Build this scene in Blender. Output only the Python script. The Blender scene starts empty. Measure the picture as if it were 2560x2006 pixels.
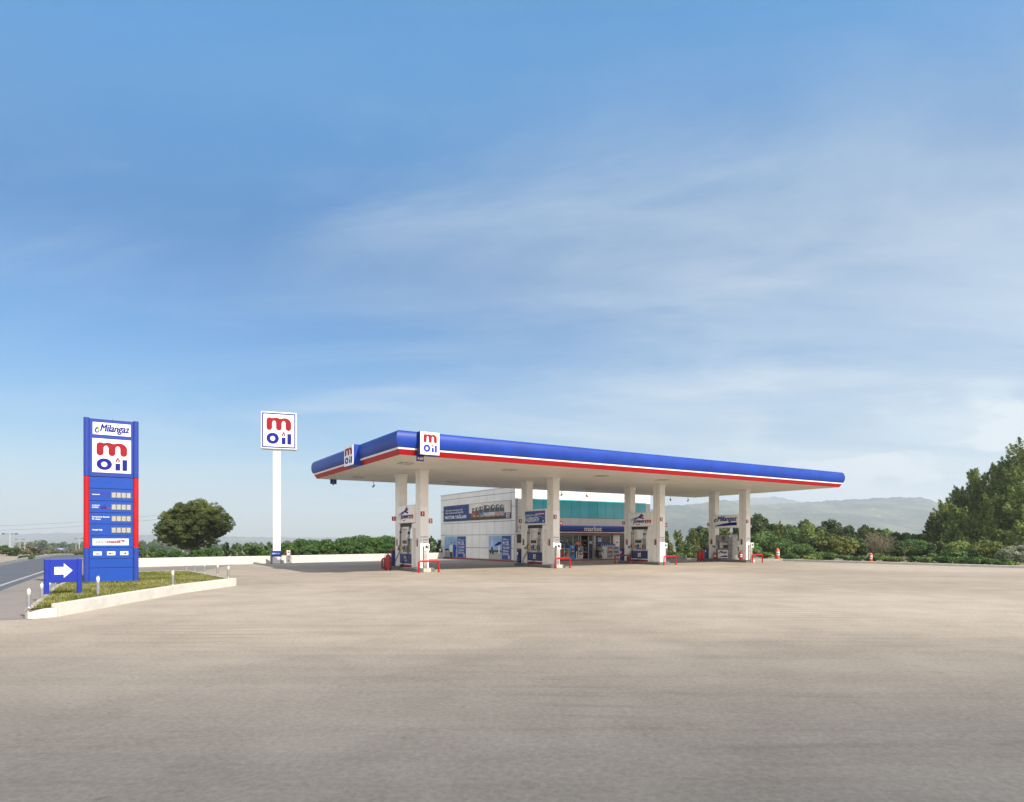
import bpy, bmesh, math, random
import numpy as np
from mathutils import Vector, Matrix
from mathutils.geometry import tessellate_polygon

# ------------------------------------------------------------------ camera
SC = bpy.context.scene
COL = SC.collection
F, YH, HC = 1615.0, 1350.0, 1.433          # focal length and horizon (photo pixels), eye height
TH = math.radians(32.06)                   # the station's long axis
D1 = Vector((math.cos(TH), math.sin(TH), 0)); D2 = Vector((-math.sin(TH), math.cos(TH), 0))
cam_d = bpy.data.cameras.new('camera'); cam = bpy.data.objects.new('camera', cam_d); COL.objects.link(cam)
cam.location = (0, 0, HC); cam.rotation_euler = (math.pi / 2, 0, 0)
cam_d.sensor_width = 36; cam_d.lens = 36 * F / 2560; cam_d.shift_y = (YH - 1003) / 2560
cam_d.clip_start = .1; cam_d.clip_end = 20000
SC.camera = cam
# ------------------------------------------------------------------ light
SUN_EL = math.radians(38.4); SUN_AZ = math.atan2(-.682, .732)
SUND = Vector((math.cos(SUN_EL) * math.cos(SUN_AZ), math.cos(SUN_EL) * math.sin(SUN_AZ), math.sin(SUN_EL)))
ld = bpy.data.lights.new('sun', 'SUN'); ld.energy = 3.9; ld.angle = math.radians(.6); ld.color = (1, .90, .77)
lo = bpy.data.objects.new('sun', ld); COL.objects.link(lo); lo.rotation_euler = SUND.to_track_quat('Z', 'Y').to_euler()
SC.view_settings.view_transform = 'Standard'; SC.view_settings.look = 'None'
SC.view_settings.gamma = 1; SC.view_settings.exposure = 0.95
SC.cycles.max_bounces = 6; SC.cycles.diffuse_bounces = 3; SC.cycles.volume_bounces = 1
SC.cycles.transparent_max_bounces = 12; SC.cycles.sample_clamp_indirect = 8

W = bpy.data.worlds.new('World'); SC.world = W; W.use_nodes = True
nt = W.node_tree; N = nt.nodes; L = nt.links
bg = N['Background']
sky = N.new('ShaderNodeTexSky'); sky.sky_type = 'NISHITA'; sky.sun_disc = False
sky.sun_elevation = SUN_EL; sky.sun_rotation = math.pi / 2 - SUN_AZ
sky.air_density = 1.0; sky.dust_density = 0.6; sky.ozone_density = 2.2; sky.altitude = 0
tc = N.new('ShaderNodeTexCoord'); sep = N.new('ShaderNodeSeparateXYZ'); L.new(tc.outputs['Generated'], sep.inputs[0])
def M_(op, a, b=None, c=None, clamp=False, tree=nt):
    n = tree.nodes.new('ShaderNodeMath'); n.operation = op; n.use_clamp = clamp
    for i, v in enumerate((a, b, c)):
        if v is None: continue
        if isinstance(v, (int, float)): n.inputs[i].default_value = v
        else: tree.links.new(v, n.inputs[i])
    return n.outputs[0]
zz = M_('ADD', M_('MAXIMUM', sep.outputs['Z'], 0.0), .12)
cx = M_('DIVIDE', sep.outputs['X'], zz); cy = M_('DIVIDE', sep.outputs['Y'], zz)
cmb = N.new('ShaderNodeCombineXYZ'); L.new(cx, cmb.inputs[0]); L.new(cy, cmb.inputs[1])
mp = N.new('ShaderNodeMapping'); L.new(cmb.outputs[0], mp.inputs[0])
mp.inputs['Rotation'].default_value = (0, 0, math.radians(32)); mp.inputs['Scale'].default_value = (.6, 1.5, 1)
mp.inputs['Location'].default_value = (3.1, 1.7, 0)
def noise(src, scale, detail, rough=.55, dist=0, tree=nt):
    n = tree.nodes.new('ShaderNodeTexNoise'); n.inputs['Scale'].default_value = scale; n.inputs['Detail'].default_value = detail
    n.inputs['Roughness'].default_value = rough; n.inputs['Distortion'].default_value = dist
    if src is not None: tree.links.new(src, n.inputs['Vector'])
    return n.outputs['Fac']
def maprange(v, a, b, c=0.0, d=1.0, tree=nt, smooth=True):
    n = tree.nodes.new('ShaderNodeMapRange'); n.interpolation_type = 'SMOOTHSTEP' if smooth else 'LINEAR'
    tree.links.new(v, n.inputs[0])
    for i, x in enumerate((a, b, c, d)): n.inputs[i + 1].default_value = x
    return n.outputs[0]
def mix(f, a, b, tree=nt, mode='MIX'):
    n = tree.nodes.new('ShaderNodeMix'); n.data_type = 'RGBA'; n.blend_type = mode
    for k, v in ((0, f), (6, a), (7, b)):
        if isinstance(v, (int, float)): n.inputs[k].default_value = v
        elif isinstance(v, tuple): n.inputs[k].default_value = v if len(v) == 4 else v + (1,)
        else: tree.links.new(v, n.inputs[k])
    return n.outputs[2]
n1 = maprange(noise(mp.outputs[0], .8, 7, .62, 1.2), .40, .74)
n2 = maprange(noise(mp.outputs[0], .28, 4, .5, .4), .36, .62)
veil = M_('MULTIPLY', M_('MULTIPLY', M_('MULTIPLY', n1, n2), maprange(sep.outputs['X'], -.55, .35, .26, .60)), maprange(sep.outputs['Z'], .66, .40, .12, 1))
# more cloud low down and towards the right
low = maprange(sep.outputs['Z'], .62, .10, 0, 1)
right = maprange(sep.outputs['X'], -.35, .62, 0, 1)
n3 = maprange(noise(mp.outputs[0], .5, 6, .6, .8), .30, .70)
bank = M_('MULTIPLY', M_('MULTIPLY', low, M_('ADD', M_('MULTIPLY', right, 1.0), .09)), M_('ADD', M_('MULTIPLY', n3, .7), .25))
# small cumulus tops near the horizon at the right
mp2 = N.new('ShaderNodeMapping'); L.new(tc.outputs['Generated'], mp2.inputs[0]); mp2.inputs['Scale'].default_value = (1, 1, 2.3)
n4 = maprange(noise(mp2.outputs[0], 5.5, 7, .55, .25), .50, .60)
cum = M_('MULTIPLY', M_('MULTIPLY', n4, maprange(sep.outputs['X'], .25, .5)), M_('MULTIPLY', maprange(sep.outputs['Z'], .02, .08), maprange(sep.outputs['Z'], .22, .12)))
# invented cloud brightness overhead and behind the viewer, added to fill the shade
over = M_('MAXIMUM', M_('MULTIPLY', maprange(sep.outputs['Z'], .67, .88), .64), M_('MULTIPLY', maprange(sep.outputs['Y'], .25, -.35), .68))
fac = M_('ADD', M_('ADD', M_('ADD', veil, bank), M_('MULTIPLY', cum, .6)), 0.0, clamp=True)
tint = mix(maprange(sep.outputs['Z'], .36, .66), mix(maprange(sep.outputs['Z'], .0, .30), (.325, .385, .375), (.012, .30, .47)), (.19, .71, .88))
skyc = mix(1.0, sky.outputs[0], tint, mode='MULTIPLY')
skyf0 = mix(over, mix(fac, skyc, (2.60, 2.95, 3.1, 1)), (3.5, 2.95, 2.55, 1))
fill_bank = M_('MULTIPLY', M_('MULTIPLY', maprange(sep.outputs['Y'], .10, -.30), maprange(sep.outputs['Z'], .50, .22)), .88)  # added bright low band behind the viewer, lifts upright faces in shade
skyf = mix(fill_bank, skyf0, (6.6, 6.1, 5.5, 1))
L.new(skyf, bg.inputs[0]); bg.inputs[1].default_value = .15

# ------------------------------------------------------------------ placing helpers
def at(u, v, z=0.0):
    Y = F * (HC - z) / (v - YH); return Vector(((u - 1280) / F * Y, Y, z))
def zat(v, Y): return HC + (YH - v) * Y / F
def terrain(x, y):
    d = max(0.0, y - 52)
    return -.06 - .019 * min(d, 1400) * min(1, d / 30) 
# ------------------------------------------------------------------ materials
def lin(h):
    h = h.lstrip('#'); o = []
    for i in (0, 2, 4):
        c = int(h[i:i + 2], 16) / 255; o.append(c / 12.92 if c <= .04045 else ((c + .055) / 1.055) ** 2.4)
    return tuple(o)
MATS = {}
def mat(name, rgb, rough=.5, metal=0.0, var=.06, scale=2.5, bump=0.0, bscale=30, spec=.5, coat=0, alpha=None):
    if name in MATS: return MATS[name]
    if isinstance(rgb, str): rgb = lin(rgb)
    m = bpy.data.materials.new(name); m.use_nodes = True; t = m.node_tree; b = t.nodes['Principled BSDF']
    co = t.nodes.new('ShaderNodeTexCoord').outputs['Object']
    f = noise(co, scale, 5, .6, .2, t); f = maprange(f, .3, .7, tree=t)
    lo_ = tuple(c * (1 - var) for c in rgb); hi = tuple(min(1, c * (1 + var * .6)) for c in rgb)
    t.links.new(mix(f, lo_, hi, t), b.inputs['Base Color'])
    b.inputs['Roughness'].default_value = rough; b.inputs['Metallic'].default_value = metal
    b.inputs['Specular IOR Level'].default_value = spec; b.inputs['Coat Weight'].default_value = coat
    if bump:
        bn = t.nodes.new('ShaderNodeBump'); bn.inputs['Strength'].default_value = bump; bn.inputs['Distance'].default_value = .02
        t.links.new(noise(co, bscale, 4, .6, 0, t), bn.inputs['Height']); t.links.new(bn.outputs[0], b.inputs['Normal'])
    MATS[name] = m; return m
white = mat('white_paint', (.78, .77, .74), .45)
cream = mat('column_cladding', (.81, .80, .77), .42, var=.04)
vinyl = mat('white_vinyl', (.86, .86, .86), .3, var=.02)
panelw = mat('wall_panel', (.83, .82, .79), .38, var=.05, scale=.7)
joint = mat('dark_joint', (.10, .10, .10), .8)
blue = mat('blue_fascia', (.008, .046, .33), .42, var=.16, scale=1.2, spec=.3)
tblue = mat('totem_blue', (.008, .060, .36), .42, var=.06, spec=.3)
tblue2 = mat('totem_blue_head', (.020, .048, .30), .42, var=.06, spec=.3)
navy = mat('navy', (.012, .028, .145), .4)
navy2 = mat('navy_print', (.014, .035, .16), .5)
blprint = mat('blue_print', (.02, .06, .30), .5)
red = mat('red_paint', (.40, .005, .011), .38, var=.08, spec=.35)
dred = mat('dark_red', (.30, .012, .016), .4)
logored = mat('logo_red', (.27, .006, .017), .55, var=.03, spec=.2)
logoblue = mat('logo_blue', (.004, .009, .22), .55, var=.03, spec=.2)
black = mat('black_rubber', (.012, .012, .013), .55)
dark = mat('dark_grey', (.05, .05, .052), .5)
grey = mat('mid_grey', (.30, .30, .29), .5)
lgrey = mat('light_grey', (.55, .55, .54), .45)
steel = mat('stainless_steel', (.60, .57, .53), .36, .9, .25, 4)
steel2 = mat('dull_steel_sheet', (.36, .35, .33), .45, .7, .3, 5)
yellow = mat('yellow_plastic', (.70, .36, .02), .4)
orange = mat('orange_paint', (.80, .13, .012), .4)
teal = mat('teal_glass', (.045, .56, .63), .18, 0, .10, .6, coat=.1)
tealm = mat('teal_mullion', (.03, .13, .17), .4)
concb = mat('kerb_concrete', (.40, .385, .36), .85, 0, .3, 5, .5, 60)
concw = mat('whitewashed_concrete', (.56, .545, .505), .8, 0, .10, 3, .35, 40)
island_m = mat('island_concrete', (.13, .13, .13), .85, 0, .35, 6, .4, 50)
screen = mat('dark_screen', (.02, .035, .03), .12)
skyprint = mat('sky_print', (.30, .50, .75), .5, var=.25, scale=1.2)
sandprint = mat('sand_print', (.42, .40, .36), .5)
greenprint = mat('green_print', (.03, .09, .035), .6)
lime = mat('lime_green', (.22, .60, .05), .5)
lightblue = mat('light_blue_box', (.03, .22, .62), .35)
skin = mat('printed_skin', (.45, .26, .18), .6)
chrome = mat('chrome', (.7, .7, .7), .15, 1.0)
wood_dark = mat('bark', (.09, .065, .045), .9, 0, .3, 8, .5, 40)

def glass_mat():
    m = bpy.data.materials.new('window_glass'); m.use_nodes = True; b = m.node_tree.nodes['Principled BSDF']
    b.inputs['Base Color'].default_value = (.6, .68, .68, 1); b.inputs['Transmission Weight'].default_value = .9
    b.inputs['Roughness'].default_value = .02; b.inputs['IOR'].default_value = 1.2
    return m
glass = glass_mat()

# ------------------------------------------------------------------ mesh builder
class MB:
    def __init__(s): s.v = []; s.f = []; s.m = []; s.sm = []; s.mats = []; s.M = Matrix.Identity(4)
    def add(s, vs, fs, m, smooth=False):
        o = len(s.v)
        s.v += [tuple(s.M @ Vector(v)) for v in vs]
        if m not in s.mats: s.mats.append(m)
        k = s.mats.index(m)
        for f in fs: s.f.append([o + i for i in f]); s.m.append(k); s.sm.append(smooth)
        return s
    def box(s, x0, x1, y0, y1, z0, z1, m):
        v = [(x, y, z) for z in (z0, z1) for x, y in ((x0, y0), (x1, y0), (x1, y1), (x0, y1))]
        return s.add(v, [(0, 3, 2, 1), (4, 5, 6, 7), (0, 1, 5, 4), (1, 2, 6, 5), (2, 3, 7, 6), (3, 0, 4, 7)], m)
    def tube(s, pts, r, m, n=10, caps=True, r1=None):
        pts = [Vector(p) for p in pts]; vs = []; fs = []
        up = None
        for i, p in enumerate(pts):
            a = pts[max(0, i - 1)]; b = pts[min(len(pts) - 1, i + 1)]; t = (b - a).normalized()
            if up is None: up = Vector((0, 0, 1)) if abs(t.z) < .9 else Vector((1, 0, 0))
            x = t.cross(up).normalized(); up = x.cross(t).normalized()
            rr = r if r1 is None else r + (r1 - r) * i / (len(pts) - 1)
            for k in range(n):
                a_ = 2 * math.pi * k / n; vs.append(p + x * (math.cos(a_) * rr) + up * (math.sin(a_) * rr))
        for i in range(len(pts) - 1):
            for k in range(n):
                k2 = (k + 1) % n; fs.append((i * n + k, i * n + k2, (i + 1) * n + k2, (i + 1) * n + k))
        s.add(vs, fs, m, True)
        if caps:
            q = len(pts) - 1
            s.add(vs[:n], [tuple(range(n))[::-1]], m); s.add(vs[q * n:], [tuple(range(n))], m)
        return s
    def cyl(s, x, y, z0, z1, r, m, n=16, r1=None): return s.tube([(x, y, z0), (x, y, z1)], r, m, n, True, r1)
    def lathe(s, x, y, prof, m, n=16):
        vs = []; fs = []
        for r, z in prof:
            for k in range(n): a = 2 * math.pi * k / n; vs.append((x + r * math.cos(a), y + r * math.sin(a), z))
        for i in range(len(prof) - 1):
            for k in range(n): k2 = (k + 1) % n; fs.append((i * n + k, i * n + k2, (i + 1) * n + k2, (i + 1) * n + k))
        return s.add(vs, fs, m, True)
    def ball(s, c, r, m, n=12, sq=(1, 1, 1)):
        vs = []; fs = []; h = n // 2
        for i in range(h + 1):
            p = math.pi * i / h
            for k in range(n): a = 2 * math.pi * k / n; vs.append((c[0] + r * sq[0] * math.sin(p) * math.cos(a), c[1] + r * sq[1] * math.sin(p) * math.sin(a), c[2] + r * sq[2] * math.cos(p)))
        for i in range(h):
            for k in range(n): k2 = (k + 1) % n; fs.append((i * n + k, (i + 1) * n + k, (i + 1) * n + k2, i * n + k2))
        return s.add(vs, fs, m, True)
    def rect(s, x0, x1, z0, z1, y, m): return s.add([(x0, y, z0), (x1, y, z0), (x1, y, z1), (x0, y, z1)], [(0, 1, 2, 3)], m)
    def plate(s, poly, y, m, holes=(), th=0):
        loops = [[Vector((p[0], p[1], 0)) for p in poly]] + [[Vector((p[0], p[1], 0)) for p in h] for h in holes]
        allp = [p for l in loops for p in l]; fs = []
        for t in tessellate_polygon(loops):
            a, b, c = [allp[i] for i in t]
            cr = (b - a).cross(c - a).z
            fs.append(tuple(t) if cr > 0 else tuple(t)[::-1])
        s.add([(p.x, y, p.y) for p in allp], fs, m)
        if th:
            s.add([(p.x, y + th, p.y) for p in allp], [f[::-1] for f in fs], m)
            for l in loops:
                n = len(l); vs = [(p.x, y, p.y) for p in l] + [(p.x, y + th, p.y) for p in l]
                s.add(vs, [(i, n + i, n + (i + 1) % n, (i + 1) % n) for i in range(n)], m)
        return s
    def ext(s, prof, x0, x1, m, smooth=False, closed=True, caps=True):
        """profile of (y, z) points swept along x"""
        n = len(prof); vs = [(x0, p[0], p[1]) for p in prof] + [(x1, p[0], p[1]) for p in prof]
        s.add(vs, [(i, (i + 1) % n, n + (i + 1) % n, n + i) for i in range(n if closed else n - 1)], m, smooth)
        if caps: s.add(vs, [tuple(range(n)), tuple(range(n, 2 * n))[::-1]], m)
        return s
    def text(s, body, x0, x1, z0, z1, y, m, bold=0.0, shear=0.0, align='L', stretch=False):
        vs, fs = text_mesh(body, 0, shear)
        if not len(vs): return s
        ax, bx = min(v[0] for v in vs), max(v[0] for v in vs); az, bz = min(v[1] for v in vs), max(v[1] for v in vs)
        kz = (z1 - z0) / (bz - az); kx = (x1 - x0) / (bx - ax)
        if not stretch: kx = kz = min(kx, kz)
        w = kx * (bx - ax); h = kz * (bz - az)
        ox = x0 if align == 'L' else (x0 + x1 - w) / 2 if align == 'C' else x1 - w; oz = (z0 + z1 - h) / 2
        q = min(bold * 1.45, .048); e = q * .5
        for k_, (dx_, dz_) in enumerate(((0, 0),) if q < 1e-5 else ((0, 0), (-q, 0), (q, 0), (0, -e), (0, e), (q * .7, e * .7), (-q * .7, -e * .7))):
            s.add([(ox + (v[0] - ax + dx_) * kx, y - .0005 * k_, oz + (v[1] - az + dz_) * kz) for v in vs], fs, m)
        return s
    def build(s, name, parent=None, bevel=0.0, loc=None, rz=None):
        me = bpy.data.meshes.new(name); me.from_pydata(s.v, [], s.f)
        for m in s.mats: me.materials.append(m)
        me.polygons.foreach_set('material_index', s.m); me.polygons.foreach_set('use_smooth', s.sm); me.update()
        o = bpy.data.objects.new(name, me); COL.objects.link(o)
        if parent: o.parent = parent
        if loc is not None: o.location = loc
        if rz is not None: o.rotation_euler[2] = rz
        if bevel:
            b = o.modifiers.new('bevel', 'BEVEL'); b.width = bevel; b.segments = 2; b.limit_method = 'ANGLE'
        return o
TX = {}
def text_mesh(body, bold, shear):
    k = (body, bold, shear)
    if k in TX: return TX[k]
    c = bpy.data.curves.new('t', 'FONT'); c.body = body; c.offset = bold; c.shear = shear; c.resolution_u = 4; c.fill_mode = 'FRONT'
    c.space_line = 1.1
    o = bpy.data.objects.new('t', c); COL.objects.link(o)
    dg = bpy.context.evaluated_depsgraph_get(); dg.update()
    me = bpy.data.meshes.new_from_object(o.evaluated_get(dg))
    r = ([(v.co.x, v.co.y) for v in me.vertices], [tuple(p.vertices) for p in me.polygons])
    fs = []
    for f in r[1]:
        a, b, c_ = [Vector((r[0][i][0], r[0][i][1], 0)) for i in f[:3]]
        fs.append(f if (b - a).cross(c_ - a).z > 0 else f[::-1])
    bpy.data.objects.remove(o); bpy.data.meshes.remove(me); bpy.data.curves.remove(c)
    TX[k] = (r[0], fs); return TX[k]
def tag(o, label=None, cat=None, group=None, kind=None):
    if label: o['label'] = label
    if cat: o['category'] = cat
    if group: o['group'] = group
    if kind: o['kind'] = kind
    return o
def thing(name, label, cat, loc=(0, 0, 0), rz=0.0, group=None):
    o = bpy.data.objects.new(name, None); COL.objects.link(o); o.empty_display_size = .2
    o.location = loc; o.rotation_euler = (0, 0, rz); return tag(o, label, cat, group)
def copy_tree(o, parent=None):
    c = o.copy(); COL.objects.link(c); c.parent = parent
    for ch in [x for x in bpy.data.objects if x.parent is o]: copy_tree(ch, c)
    return c
def arc(cx_, cz_, r, a0, a1, n, rz=None):
    rz = r if rz is None else rz
    return [(cx_ + r * math.cos(math.radians(a0 + (a1 - a0) * i / n)), cz_ + rz * math.sin(math.radians(a0 + (a1 - a0) * i / n))) for i in range(n + 1)]

# ------------------------------------------------------------------ emblems
def moil(mb, x0, x1, z0, z1, y, mr=None, mbl=None, flame=True):
    """the two-line mark: a red round m over blue o, i with a flame, l"""
    mr = mr or logored; mbl = mbl or logoblue
    S = lambda p: (x0 + p[0] * (x1 - x0), z0 + p[1] * (z1 - z0))
    a = .115
    # m: three legs of width .23, two arches
    b = .50                                  # leg bottom (centre of the round end is b+a*.8)
    out = []
    def leg_end(cx_): return arc(cx_, b + .11, a, 180, 360, 8, .11)
    out += leg_end(.115)                                        # left leg bottom
    out += [(.23, .73)] + arc(.3075, .76, .0775, 180, 0, 8, .10) + [(.385, .73)]
    out += leg_end(.50)
    out += [(.615, .73)] + arc(.6925, .76, .0775, 180, 0, 8, .10) + [(.77, .73)]
    out += leg_end(.885)
    out += arc(.74, .755, .26, 0, 118, 10, .215)
    out += [(.555, .935)] + arc(.38, .76, .215, 62, 118, 6, .215)
    out += [(.25, .955)] + arc(.13, .86, .13, 50, 180, 8, .11)
    mb.plate([S(p) for p in out], y, mr)
    ring = arc(.25, .205, .25, 0, 352, 36, .205); hole = arc(.25, .20, .098, 0, 345, 24, .09)
    mb.plate([S(p) for p in ring], y, mbl, [[S(p) for p in hole]])
    mb.plate([S(p) for p in ((.61, 0), (.77, 0), (.77, .25), (.61, .25))], y, mbl)
    mb.plate([S(p) for p in ((.84, 0), (1, 0), (1, .39), (.84, .39))], y, mbl)
    if flame:
        fl = [(.69, .285), (.63, .30), (.615, .35), (.65, .41), (.69, .475), (.73, .41), (.765, .35), (.75, .30)]
        ho = [(.69, .30), (.665, .33), (.69, .39), (.715, .33)]
        mb.plate([S(p) for p in fl], y, mr, [[S(p) for p in ho]])
def milangaz(mb, x0, x1, z0, z1, y):
    w = x1 - x0; h = z1 - z0
    d = w * .145; c = x0 + d * .5; zc = z0 + h * .47
    drop = [(c - d * .48, zc - h * .1)] + arc(c, zc - h * .12, d * .48, 180, 350, 14, h * .36) + [(c + d * .30, zc + h * .05), (c + d * .02, zc + h * .3)]
    inner = [(c - d * .18, zc - h * .15)] + arc(c + d * .05, zc - h * .15, d * .22, 190, 350, 8, h * .17) + [(c + d * .1, zc + h * .05)]
    mb.plate(drop, y, logoblue, [inner])
    leaf = [(c + d * .12, zc + h * .50), (c + d * .40, zc + h * .28), (c + d * .52, zc - h * .02), (c + d * .42, zc - h * .28), (c + d * .22, zc - h * .02), (c + d * .10, zc + h * .2)]
    mb.plate(leaf, y - .002, lime)
    mb.text('Milangaz', x0 + w * .165, x1, z0 - h * .06, z1 + h * .10, y, logoblue, .045, .30, 'L', stretch=True)
def swoosh(mb, pts, w0, w1, y, m):
    """tapered curved blade through three points"""
    P0, P1, P2 = [Vector(p) for p in pts]; a = []; b = []
    for i in range(13):
        t = i / 12; p = P0 * (1 - t) ** 2 + P1 * 2 * t * (1 - t) + P2 * t * t; d = ((P1 - P0) * (1 - t) + (P2 - P1) * t).normalized()
        n = Vector((-d.y, d.x)); w = (w0 + (w1 - w0) * t) / 2
        a.append(tuple(p + n * w)); b.append(tuple(p - n * w))
    mb.plate(a + b[::-1], y, m)
def powerm(mb, x0, x1, z0, z1, y):
    w = x1 - x0; h = z1 - z0; S = lambda a, b: (x0 + a * w, z0 + b * h)
    swoosh(mb, (S(.14, .44), (S(.46, .60)), S(.61, 1.0)), .004 * w, .062 * w, y, logoblue)
    swoosh(mb, (S(.34, .54), S(.46, .74), S(.68, .84)), .004 * w, .055 * w, y - .002, logored)
    swoosh(mb, (S(.06, .42), S(.44, .84), S(.68, .56)), .012 * w, .050 * w, y - .004, logoblue)
    swoosh(mb, (S(.02, .22), S(.20, .36), S(.36, .56)), .004 * w, .020 * w, y - .003, red)
    swoosh(mb, (S(.36, .62), S(.46, .56), S(.42, .38)), .016 * w, .012 * w, y - .004, red)
    swoosh(mb, (S(.33, .10), S(.42, -.06), S(.52, .10)), .018 * w, .022 * w, y, red)
    mb.text('power', x0 + .22 * w, x0 + .74 * w, z0 + .06 * h, z0 + .42 * h, y - .006, logoblue, .03, .25, stretch=True)
    mb.text('m', x0 + .745 * w, x1, z0 + .15 * h, z0 + .42 * h, y - .007, red, .045, .2, stretch=True)

# ------------------------------------------------------------------ ground
def ground_mat(name, base, dark_, grain=1.0, tracks=True, bump=.35, near_dark=None):
    m = bpy.data.materials.new(name); m.use_nodes = True; t = m.node_tree; b = t.nodes['Principled BSDF']
    co = t.nodes.new('ShaderNodeTexCoord').outputs['Object']
    big = maprange(noise(co, .11, 4, .55, .3, t), .35, .65, tree=t)
    med = maprange(noise(co, .9, 6, .65, .5, t), .30, .72, tree=t)
    fine = maprange(noise(co, 20, 8, .75, 0, t), .30, .70, tree=t)
    mpg = t.nodes.new('ShaderNodeMapping'); t.links.new(co, mpg.inputs[0]); mpg.inputs['Rotation'].default_value = (0, 0, -TH + .25); mpg.inputs['Scale'].default_value = (.10, 1.5, 1)
    st = maprange(noise(mpg.outputs[0], 1.3, 6, .65, .8, t), .46, .72, tree=t)
    spots = M_('ADD', maprange(noise(co, 5.5, 3, .6, 0, t), .66, .76, tree=t), M_('MULTIPLY', maprange(noise(co, 2.1, 4, .7, .4, t), .58, .72, tree=t), .45, tree=t), tree=t)
    speck = maprange(noise(co, 55, 2, .5, 0, t), .66, .74, tree=t)
    f = M_('ADD', M_('ADD', M_('MULTIPLY', big, .32, tree=t), M_('MULTIPLY', med, .22, tree=t), tree=t), M_('MULTIPLY', fine, .42 * grain, tree=t), tree=t)
    f = M_('ADD', f, M_('MULTIPLY', st, .16 if tracks else 0, tree=t), tree=t)
    c = mix(f, base, dark_, t)
    c = mix(M_('MULTIPLY', spots, .30, tree=t), c, tuple(x * .45 for x in dark_), t)
    c = mix(M_('MULTIPLY', speck, .35, tree=t), c, tuple(x * .5 for x in dark_), t)
    if tracks:
        mq = t.nodes.new('ShaderNodeMapping'); t.links.new(co, mq.inputs[0]); mq.inputs['Rotation'].default_value = (0, 0, -.35); mq.inputs['Scale'].default_value = (1, 1.8, 1)
        pit = M_('MULTIPLY', maprange(noise(mq.outputs[0], 9, 3, .7, .5, t), .69, .73, tree=t), maprange(noise(co, .5, 3, .5, 0, t), .42, .62, tree=t), tree=t)
        c = mix(M_('MULTIPLY', pit, .85, tree=t), c, tuple(x * .32 for x in dark_), t)
        arcs = t.nodes.new('ShaderNodeTexWave'); arcs.wave_type = 'RINGS'; arcs.inputs['Scale'].default_value = .9; arcs.inputs['Distortion'].default_value = 3; arcs.inputs['Detail'].default_value = 4; arcs.inputs['Detail Scale'].default_value = .6
        mq2 = t.nodes.new('ShaderNodeMapping'); t.links.new(co, mq2.inputs[0]); mq2.inputs['Location'].default_value = (14, -4, 0); t.links.new(mq2.outputs[0], arcs.inputs['Vector'])
        tm = M_('MULTIPLY', maprange(arcs.outputs['Fac'], .72, .98, tree=t), maprange(noise(co, .25, 3, .5, 0, t), .50, .66, tree=t), tree=t)
        c = mix(M_('MULTIPLY', tm, .38, tree=t), c, dark_, t)
    t.links.new(c, b.inputs['Base Color']); b.inputs['Roughness'].default_value = .88; b.inputs['Specular IOR Level'].default_value = .25
    bn = t.nodes.new('ShaderNodeBump'); bn.inputs['Strength'].default_value = bump; bn.inputs['Distance'].default_value = .012
    hsum = M_('ADD', M_('MULTIPLY', noise(co, 30, 6, .7, 0, t), .7, tree=t), M_('MULTIPLY', med, .6, tree=t), tree=t)
    t.links.new(hsum, bn.inputs['Height']); t.links.new(bn.outputs[0], b.inputs['Normal'])
    return m
apron_m = ground_mat('apron_concrete', (.462, .408, .338), (.205, .175, .142))
asphalt_m = ground_mat('road_asphalt', (.11, .125, .15), (.075, .085, .105), bump=.5)
shoulder_m = ground_mat('shoulder_asphalt', (.27, .25, .23), (.16, .15, .14))
earth_m = ground_mat('dry_earth', (.26, .22, .15), (.12, .13, .07), tracks=False)
verge_m = ground_mat('dirt_verge', (.36, .32, .26), (.20, .17, .13), tracks=False)
paint_m = ground_mat('road_paint', (.42, .42, .41), (.24, .24, .24), tracks=False)
def sheet(name, poly, z, m):
    mb = MB(); 
    tri = tessellate_polygon([[Vector((p[0], p[1], 0)) for p in poly]]); fs = []
    for t in tri:
        a, b, c = [Vector((poly[i][0], poly[i][1], 0)) for i in t]; fs.append(tuple(t) if (b - a).cross(c - a).z > 0 else tuple(t)[::-1])
    mb.add([(p[0], p[1], z) for p in poly], fs, m); return tag(mb.build(name), kind='structure')

xs = [-4000, -2500, -1500, -900, -500, -300, -180, -110, -70, -45, -25, -10, 0, 10, 25, 45, 70, 110, 180, 300, 500, 900, 1500, 2500, 4000]
ys = [-250, -120, -60, -20, 0, 20, 40, 52, 60, 70, 85, 110, 150, 220, 330, 500, 750, 1100, 1452, 2500, 5200]
mb = MB(); vs = [(x, y, terrain(x, y)) for y in ys for x in xs]; n = len(xs)
mb.add(vs, [(j * n + i, j * n + i + 1, (j + 1) * n + i + 1, (j + 1) * n + i) for j in range(len(ys) - 1) for i in range(n - 1)], earth_m, True)
tag(mb.build('ground'), kind='structure')

K0 = at(2560, 1421); K1 = at(1960, 1402.5); K2 = at(1680, 1398.5)
K00 = K0 + (K0 - K1) * 1.2
W0 = at(300, 1419); W1 = at(1106, 1397)
sheet('apron', [(-90, -60), (70, -60), tuple(K00.xy), tuple(K0.xy), tuple(K1.xy), tuple(K2.xy), (14, 62), (-8, 62), tuple(W1.xy), tuple(W0.xy), (W0.x - 3, W0.y - 4), (-40, 11.5), (-90, 11.5)], 0, apron_m)

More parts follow.
